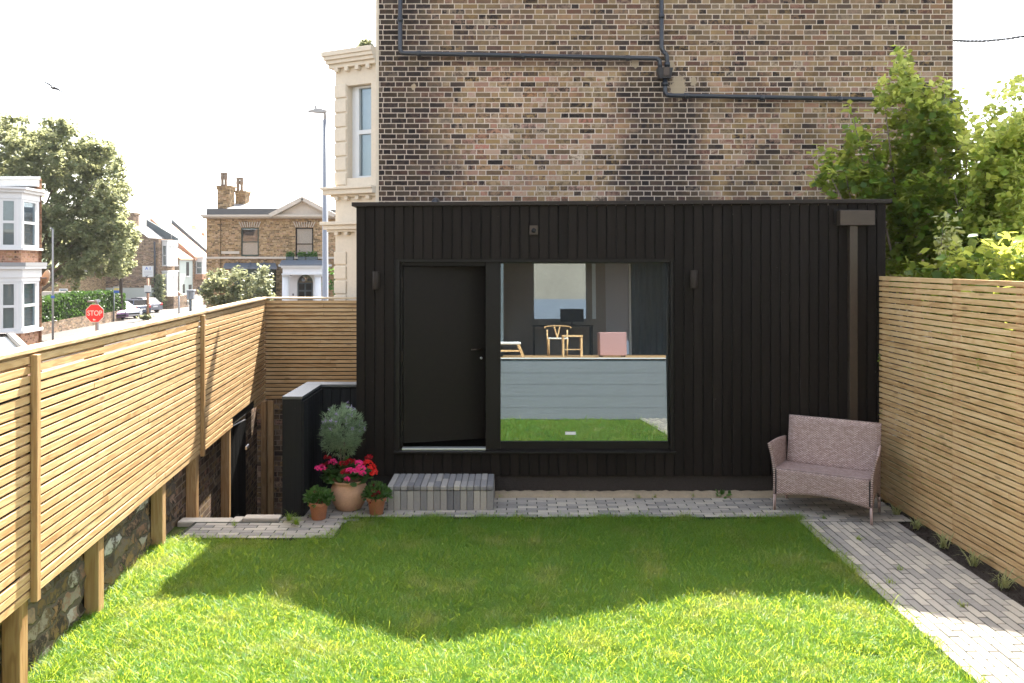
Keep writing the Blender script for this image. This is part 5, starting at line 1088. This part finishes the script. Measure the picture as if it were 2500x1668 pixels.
g = MB(); g.box(XS-8, XS-.02, 93.6, 97.4, -2.42, PZ(632,95)); g.build('wall', M['grey_render'], root); g = MB(); g.box(XS-8, XS-.05, 93.5, 93.59, -2.42, PZ(632,95)+.2); g.build('side_wall', M['room_brown'], root)
g = MB(); g.prism([(XS+.15,93.4,PZ(632,95)), (XS-4,93.4,PZ(632,95)+3.0), (XS-4,93.4,PZ(632,95)+2.85), (XS+.15,93.4,PZ(632,95)-.15)], (0,4.1,0)); g.build('roof', M['tile'], root)
for (d, y0, y1, wd_) in ((95.5,640,674,.8),(94.5,694,716,.6),(96.2,696,730,.9)):
    g = MB(); g.box(XS-.019, XS+.0, d, d+wd_, PZ(y1,95), PZ(y0,95)); g.build('window', M['frame'], root); g = MB(); g.box(XS-.018, XS+.1, d-.1, d+wd_+.1, PZ(y1,95)-.12, PZ(y1,95)); g.build('window_sill', M['white'], root)
root = empty('tiled_house', (XS-4, 100, -2.42), 0, 'orange tiled terrace house with a white bay window beyond the grey house', 'house')
g = MB(); g.box(XS-8, XS-.02, 97.5, 103.4, -2.42, PZ(631,100)); g.build('wall', M['brick_brown'], root)
hz_ = PZ(631,100); g = MB(); g.prism([(XS+.2,97.5,hz_), (XS-5,97.5,hz_+4.4), (XS-5,97.5,hz_+4.2), (XS+.2,97.5,hz_-.2)], (0,6.2,0)); g.build('roof', M['tile'], root)
g = MB(); g.prism([(XS+.3,97.4,hz_+.15), (XS-5,97.4,hz_+4.75), (XS-5,97.4,hz_+4.2), (XS+.3,97.4,hz_-.3)], (0,.3,0)); g.build('verge', M['rust'], root); g = MB(); g.prism([(XS+.3,103.5,hz_+.25), (XS-5,103.5,hz_+4.9), (XS-5,103.5,hz_+4.2), (XS+.3,103.5,hz_-.3)], (0,.35,0)); g.build('party_wall', M['grey_dark'], root)
street_bay(root, 98.2, 102, PZ(667,100), PZ(630,100), off=.8); g = MB(); g.box(XS+.01, XS+.9, 98, 102.2, PZ(682,100), PZ(669,100)); g.build('bay_base', M['brick_red'], root); g = MB(); g.box(XS, XS+.05, 99, 100.6, -2.42, PZ(700,100)); g.build('door', M['frame'], root)
g = MB(); g.box(XS-4.6, XS-3.2, 103.2, 104.6, hz_+2, PZ(584,104)); g.box(XS-4.8, XS-3.0, 103.1, 104.7, PZ(586,104), PZ(583,104)); g.build('chimney', M['brick_brown'], root)
root = empty('far_house', (XS-4, 110, -2.42), 0, 'furthest terrace house with a weathered tiled roof and brick chimney', 'house')
g = MB(); g.box(XS-8, XS, 105, 116, -2.42, PZ(640,108)); g.build('wall', M['grey_render'], root); h_ = PZ(640,108); g = MB(); g.prism([(XS+.2,104.5,h_), (XS-5,104.5,h_+4.3), (XS-5,104.5,h_+4.1), (XS+.2,104.5,h_-.2)], (0,12,0)); g.build('roof', M['tile'], root)
g = MB(); g.box(XS-3.8, XS-1.9, 112, 113.5, h_+1, PZ(587,112)); g.build('chimney', M['brick_brown'], root); g = MB(); g.tube([P(496,600,112), P(496,569,112)], .25, 8); g.build('chimney_pot', M['terracotta'], root)
root = empty('rear_house', P(395,620,120), 0, 'dark slate roof and chimney showing above the brown brick house', 'house')
g = MB(); g.box(PX(360,118), PX(428,118), 118, 124, -2.42, PZ(575,118)); g.build('wall', M['brick_brown'], root); g = MB(); g.prism([P(352,560,118), P(412,560,118), P(432,578,118), P(380,580,118)], (0,6,0)); g.build('roof', M['slate2'], root)
g = MB(); fb(g, 411, 420, 553, 582, 117, 1.2); fb(g, 421, 430, 556, 582, 117, 1.2); g.build('chimney', M['stone_pale'], root)
root = empty('roof_aerial', P(484,600,106), 0, 'smaller television aerial on the furthest terrace roof', 'aerial')
g = MB(); g.tube([P(486,600,106), P(484,537,106)], .035, 6); g.build('mast', M['galv'], root); g = MB(); g.tube([P(473,536,106), P(491,535,106)], .025, 6)
for x in range(475, 492, 3): g.tube([P(x,533.5,106), P(x,538,106)], .014, 4)
g.build('elements', M['galv'], root)
# front garden walls
for (x0, D1, D2, z1, m, lab) in ((-36.0,88.2,92.0,-1.1,'brick_brown','brown brick front garden wall below the lower white bay'),(-35.9,93.0,96.4,-1.2,'stone_pale','pale front garden wall of the grey house'),(-35.8,97.6,102,-1.25,'brick_red','red brick front garden wall of the tiled house')):
    g = MB(); g.box(x0-.12, x0+.12, D1, D2, -2.42, z1); g.box(x0-1.2, x0-.13, D1, D1+.2, -2.42, z1); tag(g.build('garden_wall', M[m]), lab, 'wall')
root = empty('front_steps', (XS+.7, 92.6, -2.42), 0, 'pale front steps with sloping side walls beside the white bays', 'steps'); g = MB()
for i in range(5): g.box(XS+.05, XS+1.6-i*.3, 92.05, 92.9, -2.42+.2*i+.001, -2.42+.2*(i+1))
g.build('treads', M['stone_pale'], root); g = MB()
for d in (91.9, 92.95): g.beam((XS+1.6, d, -1.9), (XS+.05, d, -.8), .16, .22)
g.build('side_walls', M['pale_wall'], root)
# a lower brick house seen under the tree, and its wall
root = empty('low_house', (PX(130,80), 82, -2.42), 0, 'low pale brick building partly hidden under the street tree', 'house'); g = MB(); fb(g, 60, 186, 668, 760, 82, 6); g.build('wall', M['brick_far'], root); g = MB(); fb(g, 50, 190, 660, 668, 81.7, 6.5); g.build('roof', M['slate'], root)
g = MB(); fb(g, 144, 165, 705, 715, 81.9, .08); wn = g.build('window', M['white'], root); g = MB(); fb(g, 147, 162, 707, 713, 81.85, .03); g.build('pane', M['glass2'], wn)
g = MB(); fb(g, 100, 190, 712, 740, 77, .3); tag(g.build('garden_wall', M['stone_pale']), 'pale weathered wall rising behind the hedge under the tree', 'wall')
# road with kerb and the hills
g = MB(); g.prism([(-32.0,40,-2.416),(-26.5,40,-2.416),(-30.2,150,-2.416),(-34.2,150,-2.416)], (0,0,.012)); tag(g.build('road', M['road']), kind='structure')
g = MB(); g.beam((-26.4,40,-2.36), (-30.0,150,-2.36), .15, .12); tag(g.build('kerb_strip', M['stone_pale']), kind='structure')
g = MB(); vs = []; nx = 60
for i in range(nx+1):
    x = -420+500*i/nx; hh = 16+7*math.sin(i*.23+1)+3*math.sin(i*.9)
    for (d, h_) in ((330,-2.4),(390,hh*.45),(470,hh*.85),(560,hh),(760,hh*.6)): vs.append((x*d/470, d, h_ if d > 330 else -2.4))
g.add(vs, [(i*5+j, (i+1)*5+j, (i+1)*5+j+1, i*5+j+1) for i in range(nx) for j in range(4)], None, None, True); tag(g.build('hills', M['haze_hill']), kind='structure')
k = 9000; x = rng.uniform(-330, -130, k); d = rng.uniform(385, 480, k); big = (x < -187)&(x > -206); z = 12+rng.random(k)*np.where(big, 12, 5.5)*1.0+2*np.sin(x*.11)
fw = scatter('far_wood', *QUAD, np.stack([x,d,z-(1-rng.random(k)**2)*3],1), rots(k), rng.random(k)*2+1.2, M['leaf_t']); tag(fw, 'hazy wooded hillside above the terrace roofs', 'wood', kind='stuff')
# ------------------------------------------------------------------ gull and cables
root = empty('gull', P(131,215,44), 0, 'lone gull gliding with outstretched wings in the white sky', 'bird'); c = P(131,216,44)
def wing(a, b, m_): 
    g = MB(); pa, pm, pb = P(*a,44), P(*m_,44), P(*b,44); w0 = Vector((0,.20,-.11))
    g.add([pa-w0*.6, pa+w0*.6, pm-w0*.55, pm+w0*.5, pb-w0*.28, pb+w0*.28, pa+Vector((0,0,-.07)), pm+Vector((0,0,-.065))], [(0,2,7,6),(6,7,3,1),(2,4,7),(7,4,5),(7,5,3),(0,1,3,2),(2,3,5,4),(0,6,1)], None, None, True); g.build('wing', M['gull'], root)
wing((131,213.5),(105,199),(124,208)); wing((133,215),(158,229),(143,218.5))
g = MB(); g.tube([c+Vector((-.04,-.28,.0)), c+Vector((-.02,-.2,.01)), c+Vector((0,-.05,0)), c+Vector((0,.1,0)), c+Vector((.02,.3,-.01))], [.015,.045,.075,.06,.015], 10); g.build('body', M['gull'], root)
def cable(pts, r, label, tw=False):
    g = MB(); P0 = [P(*p) for p in pts]; out = []
    for i in range(len(P0)-1):
        for q in range(12): out.append(P0[i].lerp(P0[i+1], q/12))
    out.append(P0[-1])
    if tw:
        for ph in (0, math.pi): g.tube([p+Vector((0, .012*math.cos(i*1.1+ph), .012*math.sin(i*1.1+ph))) for i, p in enumerate(out)], r, 6)
    else: g.tube(out, r, 6)
    tag(g.build('overhead_cable', M['cable']), label, 'cable')
cable([(2326,99,12.05),(2360,101,12.2),(2400,101,12.4),(2450,96.5,12.6),(2500,89,12.9),(2700,50,14)], .011, 'thick twisted black cable leaving the top right of the brick wall', True)
cable([(2328,270,12.1),(2500,183,20),(2900,-20,40)], .010, 'upper of two thin wires above the right shrubs'); cable([(2328,285,12.1),(2500,192,20),(2900,0,40)], .010, 'lower of two thin wires above the right shrubs')
# ------------------------------------------------------------------ the home behind the viewer, seen only mirrored in the picture window
def V2(x, y, Y):                            # mirrored pixel -> real point at depth Y (in front of the pane the mirror plane is near y=8.96)
    Dv = 2*8.965-Y; return Vector(((x-1250)/F*Dv, Y, H-(y-741)/F*Dv))
root = empty('main_house', (1, -4, 0), 0, 'home behind the viewer with raised timber floor, mirrored in the picture window', 'house')
fl = V2(1250,872,-.30).z
g = MB()
for i in range(5): z0 = -.03+i*(fl-.06)/5; g.box(-5, 6, -.32-.0, -.30+random.gauss(0,.001), z0+.006, z0+(fl-.06)/5)
g.build('deck_fascia', plain('grey_fascia', (.135,.15,.165), .7, 0, .12, 3), root)
g = MB(); g.box(-5, 6, -.36, -.29, fl-.03, fl-.005); g.build('deck_nosing', M['white'], root)
g = MB(); g.box(-5, 6, -.60, -.365, fl-.1, fl); g.box(-5, 6, -6.0, -.605, fl-.1, fl); g.build('floor', M['pine_post'], root)
g = MB(); g.box(-5, 6, -.34, -.325, -2.4, fl-.055); g.build('base', M['grey_dark'], root)
YB = -5.2; wl_ = V2(1304,0,YB).x; wr_ = V2(1433,0,YB).x; wt_ = 4.3; wb_ = V2(0,757,YB).z
g = MB(); g.box(-5, wl_, YB-.2, YB, fl, 4.4); g.box(wr_, V2(1480,0,YB).x, YB-.2, YB, fl, 4.4); g.box(wl_, wr_, YB-.2, YB, fl, wb_); g.build('rear_wall', M['room_brown'], root)
g = MB(); g.box(V2(1480,0,YB).x, V2(1536,0,YB).x, YB-.2, YB+.02, V2(0,810,YB).z, 4.4); g.build('pale_wall_panel', plain('lilac_grey_wall', (.30,.30,.33), .8, 0, .05), root)
g = MB(); g.box(V2(1537,0,YB).x, V2(1541,0,YB).x, YB-.1, YB+.1, fl, 4.4); g.build('jamb_glare', M['white'], root)  # white strip paints the bright upright glare line along the jamb
g = MB(); cx0 = V2(1542,0,YB).x; fo = []
for i in range(81): fo.append((cx0+(6-cx0)*i/80, YB+.05*math.sin(i*1.35)))
g.prism([(x,y,fl) for x,y in fo]+[(6,YB-.2,fl),(cx0,YB-.2,fl)], (0,0,4.4-fl)); g.build('curtain', M['grey_dark'], root)
g = MB(); g.box(V2(1447,0,YB).x, V2(1456,0,YB).x, YB-.05, YB+.02, V2(0,757,YB).z, 4.4); g.build('slit_window', plain('slit_daylight', (.5,.56,.62), .6, 0, .1), root)  # pale blue-white strip painted as daylight in a narrow window
g = MB(); g.box(-5, 6, -6.0, -1.3, 4.4, 4.6); g.build('ceiling', M['room_brown'], root)
g = MB(); g.box(-5.2, -5.0, -6, -.4, -2.4, 4.6); g.box(6.0, 6.2, -6, -.4, -2.4, 4.6); g.box(-5, -.2, -1.4, -1.3, fl, 4.4) ; g.build('side_wall', M['grey_dark'], root)
g = MB(); g.box(-4, 6, -9.4, -9.2, -2.4, 2.9); g.build('garden_screen', plain('blue_grey_screen', (.33,.38,.45), .8, 0, .06), root) if False else None
g = MB(); g.box(-4, 7, -9.4, -9.2, -2.4, V2(0,697,-9.2).z); sc_ = g.build('boundary_wall', plain('blue_grey_wall', (.17,.205,.26), .8, 0, .06)); tag(sc_, 'pale blue grey wall beyond the rear window, mirrored in the picture window', 'wall')
g = MB(); g.box(-4, 7, -13, -12.8, -2.4, 7.5); tag(g.build('rendered_building', plain('buff_panel_wall', (.24,.22,.18), .85, 0, .3, 1.2)), 'buff building seen through the rear window in the mirrored room', 'building')
# furniture in that room
yb_ = -1.0; root = empty('low_bench', (V2(1230,0,yb_).x, yb_, fl), 0, 'pale upholstered wooden lounge seat mirrored at the left of the picture window', 'bench')
a = V2(1200,826,yb_); b = V2(1272,830,yb_); g = MB(); g.box(a.x, b.x, yb_-.5, yb_, b.z-.07, b.z+.0); g.build('seat', M['white'], root, bevel=.02)
g = MB(); g.beam((b.x-.06, yb_, b.z-.07), (b.x+.06, yb_+.02, fl), .05, .06); g.beam((b.x-.06, yb_-.5, b.z-.07), (b.x+.06, yb_-.52, fl), .05, .06); g.build('leg', M['pine'], root); g = MB(); g.box(a.x, b.x, yb_-.03, yb_+.0, fl+.12, fl+.16); g.build('rail', M['pine'], root)
yc_ = -2.6; cx_ = V2(1362,0,yc_).x; root = empty('wishbone_chair', (cx_, yc_, fl), 0, 'light wood armchair with curved back rail mirrored in the picture window', 'chair'); zs = fl+.43
g = MB(); g.box(cx_-.25, cx_+.25, yc_-.22, yc_+.22, zs-.02, zs+.02); g.build('seat', M['curtain'], root, bevel=.015)
for (dx, dy, top) in ((-.24,-.2,.22),(.24,-.2,.22),(-.22,.2,0),(.22,.2,0)): g = MB(); g.tube([(cx_+dx, yc_+dy, fl),(cx_+dx*1.05, yc_+dy, zs+top)], [.014,.02], 8); g.build('leg', M['pine'], root)
g = MB(); g.tube([(cx_+.33*math.cos(t), yc_-.02+.3*math.sin(t)*-1, zs+.27+.05*math.sin(t)) for t in np.linspace(-.25, math.pi+.25, 14)], .016, 8); g.build('back_rail', M['pine'], root)
g = MB(); g.beam((cx_-.0, yc_-.2, zs), (cx_-.07, yc_-.3, zs+.3), .03, .02); g.beam((cx_+.0, yc_-.2, zs), (cx_+.07, yc_-.3, zs+.3), .03, .02); g.build('splat', M['pine'], root)
ys_ = -1.3; cx_ = V2(1397,0,ys_).x; root = empty('side_table', (cx_, ys_, fl), 0, 'small square wooden stool table mirrored near the middle of the picture window', 'side table'); hw = .24
g = MB(); g.box(cx_-hw, cx_+hw, ys_-.2, ys_+.2, fl+.46, fl+.5); g.box(cx_-hw+.03, cx_+hw-.03, ys_-.18, ys_+.18, fl+.16, fl+.18); g.build('top', M['pine'], root)
for dx in (-1,1):
    for dy in (-1,1): g = MB(); g.box(cx_+dx*(hw-.03)-.02, cx_+dx*(hw-.03)+.02, ys_+dy*.16-.02, ys_+dy*.16+.02, fl, fl+.459); g.build('leg', M['pine'], root)
ym = -.75; a = V2(1465,808,ym); b = V2(1531,874,ym); g = MB(); g.box(a.x, b.x, ym-.55, ym, fl+.03, a.z); ot = g.build('body', plain('dusty_pink_fabric', (.36,.20,.19), .8, 0, .08, 30), None, bevel=.025, seg=3, local=True)
bpy.data.objects.remove(ot); root = empty('pink_ottoman', ((a.x+b.x)/2, ym-.27, fl), 0, 'dusty pink square ottoman mirrored right of the stool table', 'ottoman'); ot = g.build('body', bpy.data.materials['dusty_pink_fabric'], root, bevel=.025, seg=3)
g = MB(); 
for dx in (a.x+.05, b.x-.05):
    for dy in (ym-.5, ym-.06): g.tube([(dx,dy,fl),(dx,dy,fl+.031)], .02, 8)
g.build('feet', M['frame'], root)
yd = -4.4; root = empty('desk', (V2(1400,0,yd).x, yd, fl), 0, 'dark desk below the rear window mirrored in the picture window', 'desk'); a = V2(1300,775,yd); b = V2(1450,775,yd); g = MB(); g.box(a.x, b.x, yd-.6, yd, a.z-.03, a.z); g.build('top', M['frame'], root); g = MB()
g.box(a.x+.02, a.x+.07, yd-.55, yd-.02, fl, a.z-.031); g.box(b.x-.07, b.x-.02, yd-.55, yd-.02, fl, a.z-.031); g.build('leg', M['frame'], root)
q = a.z; a = V2(1370,745,yd); b = V2(1428,770,yd); root = empty('monitor', ((a.x+b.x)/2, yd-.3, q), 0, 'black computer monitor on the desk against the rear window', 'monitor'); g = MB(); g.box(a.x, b.x, yd-.33, yd-.3, q+.1, a.z+.12); g.build('screen', M['frame'], root); g = MB(); g.box((a.x+b.x)/2-.1, (a.x+b.x)/2+.1, yd-.4, yd-.22, q, q+.02); g.box((a.x+b.x)/2-.02, (a.x+b.x)/2+.02, yd-.36, yd-.335, q+.02, q+.2); g.build('stand', M['frame'], root)

# ------------------------------------------------------------------ air
g = MB(); g.box(-700, 700, -30, 1000, -3.5, 45); hz = g.build('haze', M['void']); hm = bpy.data.materials.new('haze_air'); hm.use_nodes = True; t_ = hm.node_tree; t_.nodes.remove(t_.nodes['Principled BSDF'])
pv = t_.nodes.new('ShaderNodeVolumePrincipled'); pv.inputs['Color'].default_value = (.95,.97,1,1); pv.inputs['Density'].default_value = .00014; pv.inputs['Anisotropy'].default_value = .3
t_.links.new(pv.outputs[0], t_.nodes['Material Output'].inputs['Volume']); hz.data.materials.clear(); hz.data.materials.append(hm); tag(hz, 'pale summer haze over the street', 'haze', kind='stuff')
SC.cycles.volume_bounces = 0
